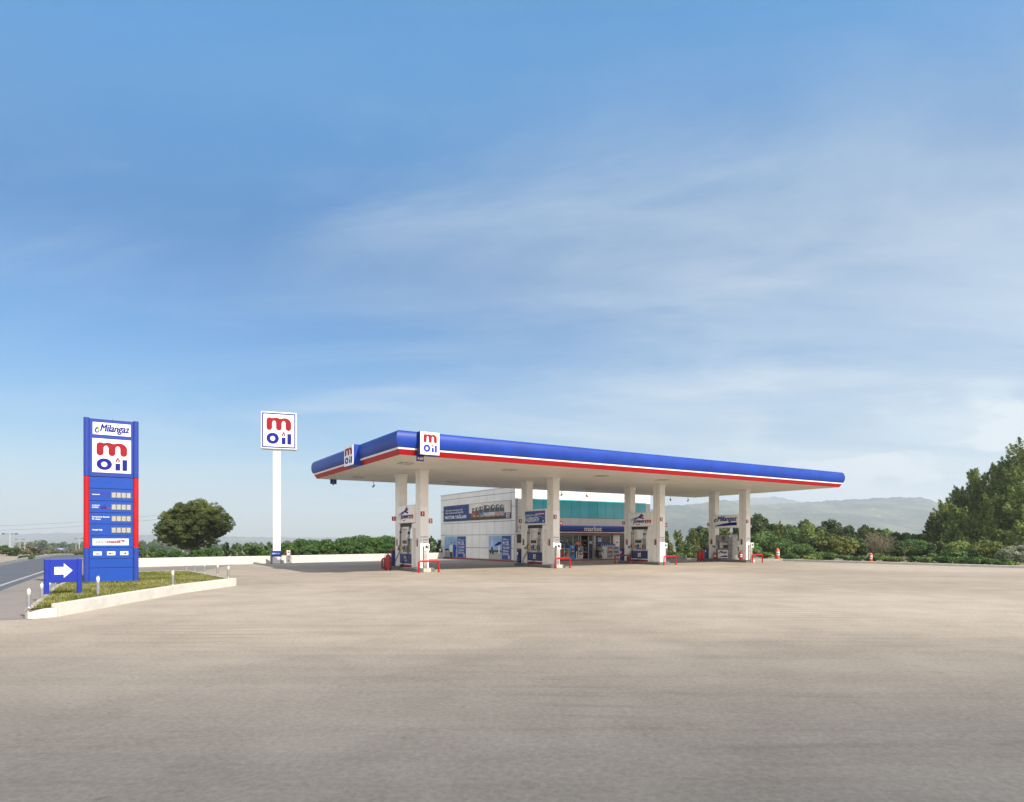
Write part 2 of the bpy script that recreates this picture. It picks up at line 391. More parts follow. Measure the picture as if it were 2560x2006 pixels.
# road along r, its near painted line from RL0
R = Vector((-.5, .866, 0)); RN = Vector((-.866, -.5, 0))
RL0 = at(0, 1469); 
def rp(s, o, z=0.0):
    p = RL0 + R * s + RN * o; return (p.x, p.y, (terrain(p.x, p.y) + .06 if p.y > 50 else 0) + z)
def ribbon(name, o0, o1, s0, s1, z, m, kind='structure', n=40, parent=None):
    mb = MB(); vs = []
    for i in range(n + 1):
        s = s0 + (s1 - s0) * (i / n) ** 1.6; vs += [rp(s, o0, z), rp(s, o1, z)]
    mb.add(vs, [(2 * i, 2 * i + 2, 2 * i + 3, 2 * i + 1)[::-1] for i in range(n)], m)
    o = mb.build(name)
    if kind: tag(o, kind=kind)
    return o

ribbon('road', -.25, 3.3, -40, 420, .008, asphalt_m)
ribbon('road_edge_line', .05, .17, -40, 300, .012, paint_m)
ribbon('road_far_line', 3.02, 3.10, -40, 300, .012, paint_m)
ribbon('verge', 3.3, 34, -40, 300, .006, verge_m)
# kerb stones between road and verge
kb = MB()
s = -20.0
while s < 120:
    a0, a1 = rp(s, 3.3), rp(s + .95, 3.3); b0, b1 = rp(s, 3.46), rp(s + .95, 3.46)
    h = .16
    vs = [a0, a1, b1, b0] + [(p[0], p[1], p[2] + h) for p in (a0, a1, b1, b0)]
    kb.add(vs, [(4, 5, 6, 7), (0, 1, 5, 4), (1, 2, 6, 5), (2, 3, 7, 6), (3, 0, 4, 7)], concb)
    s += 1.0
tag(kb.build('road_kerb'), kind='structure')

# right hand kerb at the edge of the apron
def kerb_line(name, pts, w, h, m, label=None, cat=None, z0=-.05, bevel=.01):
    mb = MB(); L_ = []; R_ = []
    for i, p in enumerate(pts):
        a = pts[max(0, i - 1)]; b = pts[min(len(pts) - 1, i + 1)]; d = (b - a); d.z = 0; d.normalize(); nn = Vector((-d.y, d.x, 0)) * w / 2
        L_.append(p + nn); R_.append(p - nn)
    vs = []
    for l, r in zip(L_, R_): vs += [(l.x, l.y, z0), (r.x, r.y, z0), (r.x, r.y, h), (l.x, l.y, h)]
    fs = []
    for i in range(len(pts) - 1):
        for k in range(4): fs.append((4 * i + k, 4 * i + (k + 1) % 4, 4 * i + 4 + (k + 1) % 4, 4 * i + 4 + k))
    e = 4 * (len(pts) - 1); fs += [(3, 2, 1, 0), (e, e + 1, e + 2, e + 3)]
    mb.add(vs, fs, m); o = mb.build(name, bevel=bevel)
    if label: tag(o, label, cat)
    return o
tag(kerb_line('apron_kerb', [K00, K0, K1, K2 + Vector((1.2, -.9, 0))], .3, .12, concw), kind='structure')
kerb_line('low_wall', [K2 + Vector((-2.5, 2, 0)), K2 + Vector((.9, -.6, 0))], .25, .30, concb, 'short grey concrete wall behind the last islands, below the spiky trees', 'wall')
kerb_line('boundary_wall', [W0, (W0 + W1) / 2, W1], .25, .46, concw, 'low whitewashed boundary wall running behind the tall pole sign', 'wall')

# far hills
def hills(name, prof, Y0, Y1, m, seed, amp):
    rng = np.random.RandomState(seed); us = np.array([p[0] for p in prof], float); vs_ = np.array([p[1] for p in prof], float)
    U = np.linspace(us[0], us[-1], 240); V = np.interp(U, us, vs_) + .9 * np.sin(U * .11 + seed) + .7 * np.sin(U * .27 + 2 * seed) + .5 * np.sin(U * .61); rows = 46
    ph = rng.rand(24) * 6.28; fr = rng.rand(24) * .05 + .004; fz = rng.rand(24) * .012 + .002
    verts = []
    for j in range(rows):
        t = j / (rows - 1); Y = Y0 + (Y1 - Y0) * t
        for i, (u, v) in enumerate(zip(U, V)):
            zr = HC + (YH - v) * Y1 / F; zb = terrain(0, Y0) - 3
            x = (u - 1280) / F * (Y1 * .5 + Y * .5)
            nz = sum(math.sin(x * fr[k] * .35 + Y * fz[k] * (1 if k % 2 else -1.2) + ph[k]) / (1 + k * .25) for k in range(14)) / 4
            z = zb + (zr - zb) * (t ** 1.25) + amp * nz * math.sin(math.pi * min(1, t * 1.0)) + amp * .06 * nz
            verts.append((x, Y, z))
    # back slope
    for i in range(len(U)): x, Y, z = verts[(rows - 1) * len(U) + i]; verts.append((x * 1.2, Y * 1.2, terrain(0, 2000)))
    n = len(U); mb = MB(); mb.add(verts, [(j * n + i, j * n + i + 1, (j + 1) * n + i + 1, (j + 1) * n + i) for j in range(rows) for i in range(n - 1)], m, True)
    return tag(mb.build(name), kind='structure')
def hill_mat():
    m = bpy.data.materials.new('hillside'); m.use_nodes = True; t = m.node_tree; b = t.nodes['Principled BSDF']
    co = t.nodes.new('ShaderNodeTexCoord').outputs['Object']
    mpg = t.nodes.new('ShaderNodeMapping'); t.links.new(co, mpg.inputs[0]); mpg.inputs['Scale'].default_value = (1, 1, 3.5)
    f = maprange(noise(mpg.outputs[0], .006, 8, .65, .6, t), .42, .60, tree=t)
    g = maprange(noise(mpg.outputs[0], .03, 6, .7, .3, t), .58, .68, tree=t)
    c = mix(f, (.022, .045, .024), (.10, .115, .07), t); c = mix(M_('MULTIPLY', g, .8, tree=t), c, (.34, .29, .21), t)
    t.links.new(c, b.inputs['Base Color']); b.inputs['Roughness'].default_value = 1; b.inputs['Specular IOR Level'].default_value = 0
    return m
hm = hill_mat()
hills('hills', [(1440, 1342), (1560, 1305), (1640, 1268), (1680, 1263), (1730, 1262), (1775, 1255), (1815, 1250), (1835, 1255), (1850, 1262), (1900, 1262), (1990, 1257), (2050, 1254), (2100, 1251), (2160, 1248), (2200, 1245),
                (2245, 1243), (2300, 1244), (2330, 1250), (2350, 1262), (2400, 1280), (2500, 1300), (2700, 1325)], 1300, 2300, hm, 3, 22)
hills('distant_hills', [(1600, 1300), (1780, 1262), (1860, 1248), (1900, 1244), (1935, 1242.5), (1965, 1246), (2000, 1256), (2050, 1275), (2200, 1300), (2400, 1320)], 2700, 3600, hm, 5, 20)
hills('low_hills', [(-700, 1345), (-200, 1338), (0, 1336), (90, 1334), (160, 1332), (230, 1334), (330, 1337), (480, 1340), (700, 1344), (1100, 1347), (1400, 1349)], 2700, 3600, hm, 8, 10)

# ------------------------------------------------------------------ fuel canopy
H = 4.63
C0 = Vector((-4.195, 24.218, 0)); CL, CW = 28.457, 11.367
cn = thing('fuel_canopy', 'long flat fuel station canopy with blue curved fascia and red lower stripe', 'canopy', C0, TH)
soff_m = bpy.data.materials.new('soffit_slats'); soff_m.use_nodes = True
t = soff_m.node_tree; b = t.nodes['Principled BSDF']; co = t.nodes.new('ShaderNodeTexCoord').outputs['Object']
sp = t.nodes.new('ShaderNodeSeparateXYZ'); t.links.new(co, sp.inputs[0])
fr_ = M_('FRACT', M_('MULTIPLY', sp.outputs['Y'], 3.3, tree=t), tree=t)
gr = M_('LESS_THAN', fr_, .16, tree=t)
vv = maprange(noise(co, .6, 4, .5, 0, t), .3, .7, tree=t)
t.links.new(mix(M_('MULTIPLY', gr, .85, tree=t), mix(vv, (.75, .72, .67), (.82, .79, .74), t), (.36, .33, .29), t), b.inputs['Base Color'])
b.inputs['Roughness'].default_value = .5
MB().box(0, CL, 0, CW, H, H + .05, soff_m).build('soffit', cn)
MB().box(.02, CL - .02, .02, CW - .02, H + .06, H + .80, lgrey).build('roof_deck', cn)
Z0, Z1, ZB = H + .0, H + .18, H + .27
def ring_sweep(prof, m, smooth=False):
    """profile of (outward offset, z) swept round the canopy rectangle, mitred corners"""
    mb = MB(); n = len(prof)
    cs = [(0, 0, -1, -1), (CL, 0, 1, -1), (CL, CW, 1, 1), (0, CW, -1, 1)]; vs = []
    for x, y, sx, sy in cs: vs += [(x + sx * o, y + sy * o, z) for o, z in prof]
    for c in range(4):
        d = (c + 1) % 4
        fs = [(c * n + i, d * n + i, d * n + i + 1, c * n + i + 1) for i in range(n - 1)]
        q = vs[c * n:c * n + n] + vs[d * n:d * n + n]
        mb.add(q, [(i, n + i, n + i + 1, i + 1) for i in range(n - 1)], m, smooth)
    return mb
ring_sweep([(0, Z0), (.10, Z1), (.10, Z1 + .012)], red).build('red_stripe', cn)
ring_sweep([(.10, Z1 + .012), (.125, Z1 + .016), (.125, ZB), (.09, ZB)], white).build('white_stripe', cn)
bp = [(.08, ZB), (.17, ZB + .015)]
for i in range(11):
    a = math.radians(-48 + 128 * i / 10); bp.append((.08 + .15 * math.cos(a) if i else .18, ZB + .30 + .33 * math.sin(a)))
bp += [(-.02, H + .915), (-.35, H + .92)]
ring_sweep(bp, blue, True).build('blue_fascia', cn)
def seam(side, pos):
    prof = [(o + .0025, z) for o, z in bp[:-1]]; mb = MB(); w_ = .007; vs = []
    for o, z in prof:
        for d in (-w_, w_): vs.append((pos + d, -o, z) if side == 'f' else (-o, pos + d, z))
    n_ = len(prof); mb.add(vs, [(2 * i, 2 * i + 1, 2 * i + 3, 2 * i + 2) for i in range(n_ - 1)], navy); mb.build('fascia_seam', cn)
for q in range(1, 8): seam('f', 1.3 + q * 3.55)
for q in (2.2, 7.6, 9.9): seam('l', q)
def ceil_light(x, y):
    f_ = MB(); f_.box(-.27, .27, -.27, -.21, -.03, 0, steel); f_.box(-.27, .27, .21, .27, -.03, 0, steel); f_.box(-.27, -.21, -.21, .21, -.03, 0, steel); f_.box(.21, .27, -.21, .21, -.03, 0, steel)
    o = f_.build('ceiling_light', cn, loc=(x, y, H - .004)); g = MB().box(-.21, .21, -.21, .21, -.012, 0, lgrey).build('light_glass', o)
def loc_of(p, o=C0): d = p - o; return (d.dot(D1), d.dot(D2))
for u, v in ((1014, 1158), (1273, 1174.5), (1503.6, 1189.5), (1654.5, 1199.7), (893.6, 1193.6), (1129, 1204.5), (1336, 1215), (1474, 1223), (1628, 1232)):
    Y = F * (H - HC) / (YH - v); x, y = loc_of(Vector(((u - 1280) / F * Y, Y, 0))); ceil_light(x, y)

# columns
O = [Vector((-4.118, 29.075, 0)) + D1 * s for s in (0, 7.347, 14.845, 22.371)]
CA, CC, CB = .396, .547, 2.461
def price_card(mb, x0, z0, w=.26, h=.42):
    mb.rect(x0, x0 + w, z0, z0 + h, -.004, vinyl)
    mb.rect(x0 + w * .38, x0 + w * .97, z0 + h * .03, z0 + h * .80, -.007, dred)
    mb.rect(x0 + w * .10, x0 + w * .92, z0 + h * .86, z0 + h * .93, -.007, grey)
    for k in range(4):
        zz_ = z0 + h * (.08 + k * .18)
        mb.rect(x0 + w * .08, x0 + w * .30, zz_, zz_ + h * .10, -.007, dark)
        mb.rect(x0 + w * .48, x0 + w * .88, zz_ + h * .02, zz_ + h * .06, -.010, red)
RL = Matrix.Rotation(-math.pi / 2, 4, 'Z')     # prints on the face that looks along -x
def column(i, back):
    o = O[i] + D2 * (CB if back else 0)
    x, y = loc_of(o)
    mb = MB(); zb = .14
    g = .012
    mb.box(g, CA - g, g, CC - g, zb, H, joint)
    # cladding panels with an open joint down the long faces
    for y0, y1 in ((0, CC / 2 - .008), (CC / 2 + .008, CC)): mb.box(0, CA, y0, y1, zb + .03, H - .0, cream)
    mb.box(-.03, CA + .03, -.03, CC + .03, H - .16, H - .001, cream)
    c = mb.build('column', cn, .006, (x, y, 0))
    m2 = MB(); m2.M = Matrix.Translation((0, 0, 0)) @ RL
    price_card(m2, -CC + .03 if not back else -CC + .06, 1.12)
    m2.build('price_card', c)
    if back:
        m3 = MB(); m3.M = RL; m3.box(-.20, -.04, -.02, -.001, .92, 1.06, navy); m3.rect(-.17, -.07, .95, 1.03, -.023, grey); m3.build('notice_plate', c)
    else:
        m3 = MB(); m3.box(-.002, CA + .002, -.006, -.001, .16, 2.92, vinyl); m3.build('vinyl_wrap', c)
        m4 = MB()
        if i < 3:
            for k, (cc, nm) in enumerate(((logoblue, 'kurşunsuz'), (lime, 'motorin'), (lightblue, 'motorin'))):
                zc = 1.56 - k * .13; m4 = MB()
                m4.plate(arc(.055, zc, .04, 20, 330, 14) + arc(.055, zc, .026, 330, 20, 10), -.009, cc)
                for q_ in range(5): m4.rect(.11 + q_ * .05, .15 + q_ * .05, zc - .018, zc + .018, -.009, logoblue)
                m4.build('fuel_sticker', c)
        else: m4.text('LPG', .06, .34, 1.45, 1.56, -.009, red, 0, .2).build('fuel_sticker', c)
    return c
for i in range(4): column(i, True); column(i, False)

# floodlights and cameras below the back edge
def hanging_lamp(u, v, label, tiltsign=1):
    # stands on the back edge line of the canopy
    best = None
    k = (u - 1280) / F; P0 = C0 + D2 * (CW - .12)
    s_ = (k * P0.y - P0.x) / (D1.x - k * D1.y); p = P0 + D1 * s_
    o = thing('floodlight', label, 'floodlight', (p.x, p.y, H), TH, 'small floodlights hanging from the back edge of the canopy')
    MB().tube([(0, 0, 0), (0, 0, -.14), (.02 * tiltsign, .0, -.2)], .014, steel2, 8).build('bracket', o)
    m = MB(); m.M = Matrix.Translation((0, 0, -.25)) @ Matrix.Rotation(math.radians(38 * tiltsign), 4, 'Y')
    m.box(-.035, .035, -.05, .05, -.085, .075, grey); m.box(-.030, .030, -.044, .044, -.095, -.085, chrome); m.build('lamp_head', o, .012)
for u, v, l, t_ in ((934, 1212, 'small dark floodlight hanging alone left of the back columns of the first island', 1), (1404, 1236, 'small floodlight under the canopy just right of the front column with the 3', 1),
                (1467, 1240, 'small floodlight under the canopy above the middle of the market sign', -1), (1676, 1248, 'small floodlight under the canopy just right of the front column with the 5', -1),
                (1720, 1251, 'small floodlight under the canopy nearest the far back corner', 1), (1606, 1243, 'small floodlight hanging between the two columns of the third island', 1)):
    if u != 1606: hanging_lamp(u, v, l, t_)
k = (834 - 1280) / F; P0 = C0 + D2 * (CW - .1); s_ = (k * P0.y - P0.x) / (D1.x - k * D1.y); p = P0 + D1 * s_
o = thing('clearance_board', 'small dark board with a camera under the left back corner of the canopy', 'sign', (p.x, p.y, H), TH)
MB().box(-.17, .17, .02, .05, -.24, 0, navy).build('board', o)
MB().tube([(-.02, 0, 0), (-.02, 0, -.22)], .012, steel2, 8).ball((-.02, 0, -.26), .05, dark).build('camera', o)

# logo boxes on the fascia
def uloc(u, off):          # local x on the front fascia plane
    k = (u - 1280) / F; P0 = C0 - D2 * off; return (k * P0.y - P0.x) / (D1.x - k * D1.y)
xa, xb = uloc(1049.5, .42), uloc(1098.5, .42)
o = thing('logo_box', 'square white m oil logo box on the sunlit front of the canopy', 'sign', C0 + D1 * xa + Vector((0, 0, H)), TH)
w = xb - xa
MB().box(0, w, -.42, -.02, .0, .88, navy).build('box_frame', o, .01)
MB().box(.015, w - .015, -.45, -.421, .015, .865, vinyl).build('face_panel', o)
m = MB(); moil(m, .14, w - .12, .11, .80, -.454, logored, mat('logo_bright_blue', (.004, .022, .42), .5, spec=.2)); m.build('emblem', o)
# left one
def vloc(u, off):          # local y on the left fascia plane
    k = (u - 1280) / F; P0 = C0 - D1 * off; return (k * P0.y - P0.x) / (D2.x - k * D2.y)
ya, yb = vloc(884, .42), vloc(862, .42)
w = yb - ya
o = thing('logo_box', 'narrow looking shaded m oil logo box on the left end of the canopy', 'sign', C0 + D2 * yb + Vector((0, 0, H)), TH - math.pi / 2)
w = max(.8, min(w, 1.2))
MB().box(0, w, -.42, -.02, .0, .88, blue).build('box_frame', o, .01)
MB().box(.015, w - .015, -.45, -.421, .015, .865, vinyl).build('face_panel', o)
m = MB(); moil(m, .12, w - .12, .11, .80, -.454); m.build('emblem', o)
xa = uloc(1040.5, .1); 
o = thing('height_sign', 'small navy 4.60 clearance sign hanging under the front logo box', 'sign', C0 + D1 * xa - D2 * .12 + Vector((0, 0, H)), TH)
MB().box(0, .30, -.015, .015, -.20, -.0, navy).box(0, .30, -.016, .016, -.215, -.2, red).build('board', o)
MB().text('4.60', .04, .27, -.16, -.05, -.018, vinyl, .02).build('lettering', o)

# ------------------------------------------------------------------ pump islands
def island(i):
    o = O[i]
    th = thing('pump_island', ['dark kerbed concrete island under the pump numbered 1 and 2', 'dark kerbed concrete island under the pump numbered 3 and 4', 'dark kerbed concrete island under the pump numbered 5 and 6', 'dark kerbed concrete island under the gas pump numbered 7 and 8'][i],
               'pump island', o, TH, 'raised concrete pump islands')
    x0, x1, y0, y1 = -.30, CA + .25, -.22, 3.35
    poly = arc(x0 + .15, y0 + .15, .15, 180, 270, 4) + arc(x1 - .15, y0 + .15, .15, 270, 360, 4) + arc(x1 - .15, y1 - .15, .15, 0, 90, 4) + arc(x0 + .15, y1 - .15, .15, 90, 180, 4)
    mb = MB(); n = len(poly); vs = [(a, b_, 0) for a, b_ in poly] + [(a, b_, .15) for a, b_ in poly]
    mb.add(vs, [(k, (k + 1) % n, n + (k + 1) % n, n + k) for k in range(n)], island_m); mb.add(vs[n:], [tuple(range(n))], concb)
    mb.build('kerb_block', th, .01)
for i in range(4): island(i)

def barrier(p, wid, rz, label):
    o = thing('safety_barrier', label, 'barrier', p, rz, 'red tubular barriers at the island ends')
    h = .50; r = .09; pts = [(0, 0, 0), (0, 0, h - r)] + [(r - r * math.cos(a), 0, h - r + r * math.sin(a)) for a in (.4, .8, 1.2, 1.57)]
    pts += [(wid - r + r * math.sin(a), 0, h - r + r * math.cos(a)) for a in (0, .4, .8, 1.2)] + [(wid, 0, h - r), (wid, 0, 0)]
    MB().tube(pts, .042, red, 12).build('tube_frame', o)
    for x in (0, wid): MB().cyl(x, 0, 0, .012, .085, dred).build('foot_plate', o)
bars = [(1047, 1432.5, 1097), (1388.5, 1421.5, 1425), (1660, 1413.6, 1690), (1881, 1407.4, 1906)]
nm = ['first', 'second', 'third', 'fourth']
for i, (u, v, u2) in enumerate(bars):
    p = at(u, v); k = (u2 - 1280) / F; w = (k * p.y - p.x) / (D1.x - k * D1.y)
    barrier(p, w, TH, ['bright red hoop barrier in front of the column numbered 1, nearest of all', 'bright red hoop barrier in front of the column numbered 3', 'bright red hoop barrier in front of the column numbered 5', 'bright red hoop barrier in front of the column numbered 7'][i])
p = O[0] + D2 * 3.7 + D1 * (-.42); barrier(p, .95, TH, 'shaded red hoop barrier behind the first island beside the red extinguisher trolley')
p = at(1283, 1402); barrier(p, 1.2, TH, 'low dark red hoop barrier against the wall left of the second island')
p = at(1538, 1410); barrier(p, 1.0, TH, 'dark red hoop barrier between the bottle shelves and the third island')

# stainless posts with a pictogram board on a concrete block
for i, (u0, u1, v) in enumerate(((1057.5, 1080, 1431.5), (1391, 1410, 1421), (1662.5, 1674.5, 1412.5), (1882, 1889, 1406.8))):
    p = at((u0 + u1) / 2, v) + Vector((0, .05, 0)); 
    wb = .30
    o = thing('terminal_post', ['stainless post with a white board on a pale block beside the column numbered 1', 'stainless post with a white board on a pale block beside the column numbered 3', 'stainless post with a white board on a pale block beside the column numbered 5', 'stainless post with a white board on a pale block beside the column numbered 7'][i], 'post', p + D2 * .25, TH, 'stainless posts in front of the columns')
    MB().box(-.17, .19, -.2, .2, 0, .17, mat('cast_block', (.44, .425, .39), .85, 0, .2, 5, .4, 50)).build('base_block', o, .015)
    MB().box(-.10, .08, -.08, .08, .17, 1.15, steel).build('post', o, .008)
    MB().box(-.09, .15, -.12, -.085, .95, 1.25, vinyl).build('white_board', o, .006)
    m = MB(); m.plate([(-.05, 1.0), (.11, 1.0), (.11, 1.2), (.05, 1.16), (.02, 1.21), (0, 1.17), (-.05, 1.2)], -.124, black, [[(-.02, 1.02), (.07, 1.02), (.07, 1.06), (-.02, 1.06)]])
    m.rect(.04, .09, 1.10, 1.15, -.127, grey); m.build('pictogram', o)

# number signs
def number_sign(s, p, rz, wid, h, label, m_=None):
    o = thing('number_sign', label, 'sign', p, rz, 'red pump number signs')
    MB().box(0, wid, -.02, 0, 0, h, m_ or red).build('plate', o, .004)
    MB().text(s, wid * .25, wid * .75, h * .18, h * .82, -.0225, vinyl, .03, align='C').build('numeral', o)
for i in range(4):
    a, b_ = str(2 * i + 1), str(2 * i + 2); m_ = red if i == 0 else dred
    number_sign(a, O[i] + D2 * (CB + CC - .03) + D1 * (-.19) + Vector((0, 0, 2.36)), TH, .19, .21, 'small dark red number %s sign sticking out left of its rear column' % a, m_)
    number_sign(a, O[i] + D1 * .0 - D2 * .008 + Vector((0, 0, 2.50)), TH, .19, .21, 'small red number %s plate flat on the front of its column' % a, m_)
    number_sign(b_, O[i] + D1 * (CA + .002) + D2 * .04 + Vector((0, 0, 2.18)), TH, .20, .22, 'bright red number %s sign sticking out right of the front column' % b_, red)

# lightboxes between the columns
ZB0, ZB1 = 2.22, 3.05
PR = TH - math.pi / 2
for i in range(4):
    o = thing('light_box', ['white powerm light box between the columns of the first island', 'light box with a blue car advert between the columns of the second island', 'white powerm light box between the columns of the third island', 'white Milangaz light box with blue wave between the columns of the last island'][i].replace('powerm', 'sign').replace('Milangaz', 'gas brand'),
              'sign', O[i] + D2 * (CB - .0) - D1 * .06 + Vector((0, 0, 0)), PR)
    a, b_ = (-.25, CB - CC + .02)
    a, b_ = .02 - .18, CB - CC - .01
    fr = MB(); fr.box(a, b_, .0, .30, ZB0, ZB1, cream); fr.build('casing', o, .015)
    m = MB(); fw = .04 if i != 1 else .09
    m.box(a + fw, b_ - fw, -.012, -.001, ZB0 + fw, ZB1 - fw, vinyl if i != 1 else blprint); m.build('face_panel', o)
    m = MB(); x0, x1, z0, z1 = a + fw + .06, b_ - fw - .06, ZB0 + fw + .06, ZB1 - fw - .05; y = -.016
    if i in (0, 2): powerm(m, x0, x1, z0, z1, y)
    elif i == 3:
        milangaz(m, x0, x1, z0 + .27, z1 - .03, y)
        m.plate([(x0, z0)] + [(x0 + (x1 - x0) * t_, z0 + .03 + .22 * math.sin(t_ * 1.6)) for t_ in [k / 10 for k in range(1, 11)]] + [(x1, z0 + .05)], y, logoblue)
    else:
        silver = mat('print_silver', (.42, .50, .62), .5, var=.4, scale=6); pale = mat('print_pale', (.30, .42, .62), .5, var=.5, scale=3)
        swoosh(m, ((a + .12, z1 - .20), (x0 + .7, z1 - .06), (b_ - .12, z1 - .34)), .10, .02, y, pale)
        car = [(a + .10, z0 + .06), (a + .10, z0 + .34), (a + .35, z0 + .38), (a + .55, z0 + .34), (a + .8, z0 + .27), (a + 1.25, z0 + .29), (a + 1.42, z0 + .22), (a + 1.44, z0 + .10), (a + 1.3, z0 + .03), (a + .3, z0 + .0)]
        m.plate(car, y - .002, silver); m.plate([(a + .14, z0 + .26), (a + .3, z0 + .34), (a + .5, z0 + .31), (a + .62, z0 + .26)], y - .005, navy)
        for c_ in (1.14, .32): m.plate(arc(a + c_, z0 + .12, .10, 0, 345, 20), y - .005, navy); m.plate(arc(a + c_, z0 + .12, .055, 0, 340, 16), y - .008, vinyl)
        m.rect(x1 - .55, x1, z1 - .07, z1 - .02, y - .003, mat('magenta', (.35, .02, .25), .5))
        m.rect(x1 - .80, x1, z1 - .14, z1 - .10, y - .003, vinyl)
        m.rect(x1 - .13, x1 - .04, z0 - .0, z0 + .08, y - .003, vinyl)
    m.build('print', o)
    MB().box(0 - .15, CB - CC - .01, .08, .30, ZB0 - .26, ZB0 - .02, cream).build('crossbeam', o) if i in (0, 1, 2) else None

# pumps: built looking along -y, then turned
def sag(a, b_, d, n=14):
    a, b_ = Vector(a), Vector(b_); return [a.lerp(b_, k / n) - Vector((0, 0, d * 4 * (k / n) * (1 - k / n))) for k in range(n + 1)]
def bez(pts, n=18):
    P_ = [Vector(p) for p in pts]; out = []
    for i in range(n + 1):
        t_ = i / n; q = P_[:]
        while len(q) > 1: q = [q[j].lerp(q[j + 1], t_) for j in range(len(q) - 1)]
        out.append(q[0])
    return out
def nozzle(parent, x, y, z, mcol, side=1):
    m = MB(); m.M = Matrix.Translation((x, y, z))
    m.tube([(0, 0, -.12), (0, -.02, .02), (0, -.04, .10)], .028, mcol, 8); m.tube([(0, -.04, .10), (side * .03, -.02, .16), (side * .08, .02, .14)], .016, steel2, 8)
    m.tube([(0, -.05, -.08), (0, -.10, -.02), (0, -.07, .07)], .010, dark, 6)
    return m.build('nozzle', parent)
def pump():
    o = thing('fuel_pump', 'x', 'fuel pump', (0, 0, 0), 0, 'blue and white fuel pumps')
    w2 = .68
    m = MB(); m.box(-w2, w2, -.02, .42, .0, .62, navy); m.build('cabinet', o, .012)
    m = MB(); m.box(-w2 - .004, w2 + .004, -.028, .1, .0, .11, dred); m.box(-w2 - .004, w2 + .004, -.028, .1, .125, .165, vinyl); m.build('trim_stripes', o)
    m = MB(); m.box(-.10, .14, -.026, -.020, .27, .50, vinyl); moil(m, -.06, .10, .30, .47, -.030); m.build('logo_plate', o)
    m = MB(); m.box(-w2, w2, .02, .40, .62, .70, lgrey); m.build('shelf', o, .01)
    # rounded white head
    hx0, hx1 = -.40, .26
    prof = [(hx0 + .03, .70), (hx1 - .03, .70), (hx1 - .02, 1.02), (hx1, 1.06)] + [(hx1, 1.24)] + arc((hx0 + hx1) / 2, 1.22, .33, 20, 160, 10, .13) + [(hx0, 1.24), (hx0, 1.06), (hx0 + .02, 1.02)]
    m = MB(); m.plate(prof, -.02, lgrey, th=.36); m.build('display_head', o, .012)
    m = MB(); m.rect(-.33, .19, 1.10, 1.26, -.024, screen)
    for k in range(3): m.rect(-.28 + k * .16, -.17 + k * .16, 1.14, 1.21, -.027, dark)
    m.build('display', o)
    m = MB(); m.box(-.16, .00, -.035, -.02, .80, 1.02, dark); m.box(-.32, -.20, -.035, -.02, .82, .96, dark); m.box(.06, .13, -.03, -.02, .95, 1.0, red); m.box(.06, .12, -.03, -.02, .83, .92, yellow)
    m.build('keypad', o)
    m = MB(); m.rect(-.30, .19, .72, .79, -.024, navy); m.rect(-.10, .02, .735, .775, -.027, lightblue); m.build('lower_screen', o)
    m = MB(); m.box(-w2, w2, .00, .34, 1.90, 2.06, black); m.build('hose_bar', o, .015)
    m = MB(); m.box(w2 + .01, w2 + .10, .00, .38, .0, 2.02, cream); m.build('side_panel', o, .01)
    m = MB(); m.box(-w2 - .06, -w2 - .004, .1, .38, .0, 1.90, cream); m.box(-w2, -.42, .24, .30, .70, 1.90, white); m.build('back_panel', o, .01)
    for x in (-.62, -.50):
        h = MB(); h.tube(bez([(x, .05, 1.92), (x + .03, -.06, 1.85), (x - .01, -.02, 1.5), (x, -.05, 1.1), (x + .02, -.06, .95)]), .014, black, 8)
        h.tube([(x, -.03, 1.60), (x, -.03, 1.70)], .028, black, 8)
        h.tube(bez([(x + .02, -.06, .80), (x - .02, -.10, .55), (x - .28, -.18, .35), (x - .40, -.28, .0), (x - .15, -.40, -.12), (x + .35, -.25, -.05), (x + .35, -.05, .10)]), .013, black, 8); h.build('hose', o)
    for x in (.36, .46, .56):
        h = MB(); h.tube(bez([(x, .05, 1.92), (x + .06, -.04, 1.86), (x - .02, -.02, 1.5), (x, -.04, 1.1), (x, -.05, .95)]), .014, black, 8)
        h.tube([(x, -.03, 1.55), (x, -.03, 1.66)], .026, black, 8)
        h.tube(bez([(x, -.05, .80), (x + .02, -.08, .5), (x - .15 + .2 * (x - .3), -.30, .10), (x - .5, -.38, -.12), (x - .6, -.18, -.04), (x - .62, -.05, .08)]), .012, black, 8); h.build('hose', o)
    nozzle(o, -.60, -.06, .90, dark, 1); nozzle(o, -.48, -.06, .88, yellow, 1)
    nozzle(o, .36, -.06, .86, dark, -1); nozzle(o, .47, -.06, .88, steel2, -1); nozzle(o, .57, -.06, .86, dark, -1)
    return o
pr = pump()
pl = ['fuel pump with yellow nozzle under the white sign of the first, nearest island', 'fuel pump with yellow nozzle under the blue car advert', 'fuel pump with yellow nozzle under the white sign right of the market entrance']
for i in range(3):
    o = pr if i == 0 else copy_tree(pr)
    o.location = O[i] + D2 * 1.66 - D1 * .02 + Vector((0, 0, .15)); o.rotation_euler[2] = PR; o['label'] = pl[i]
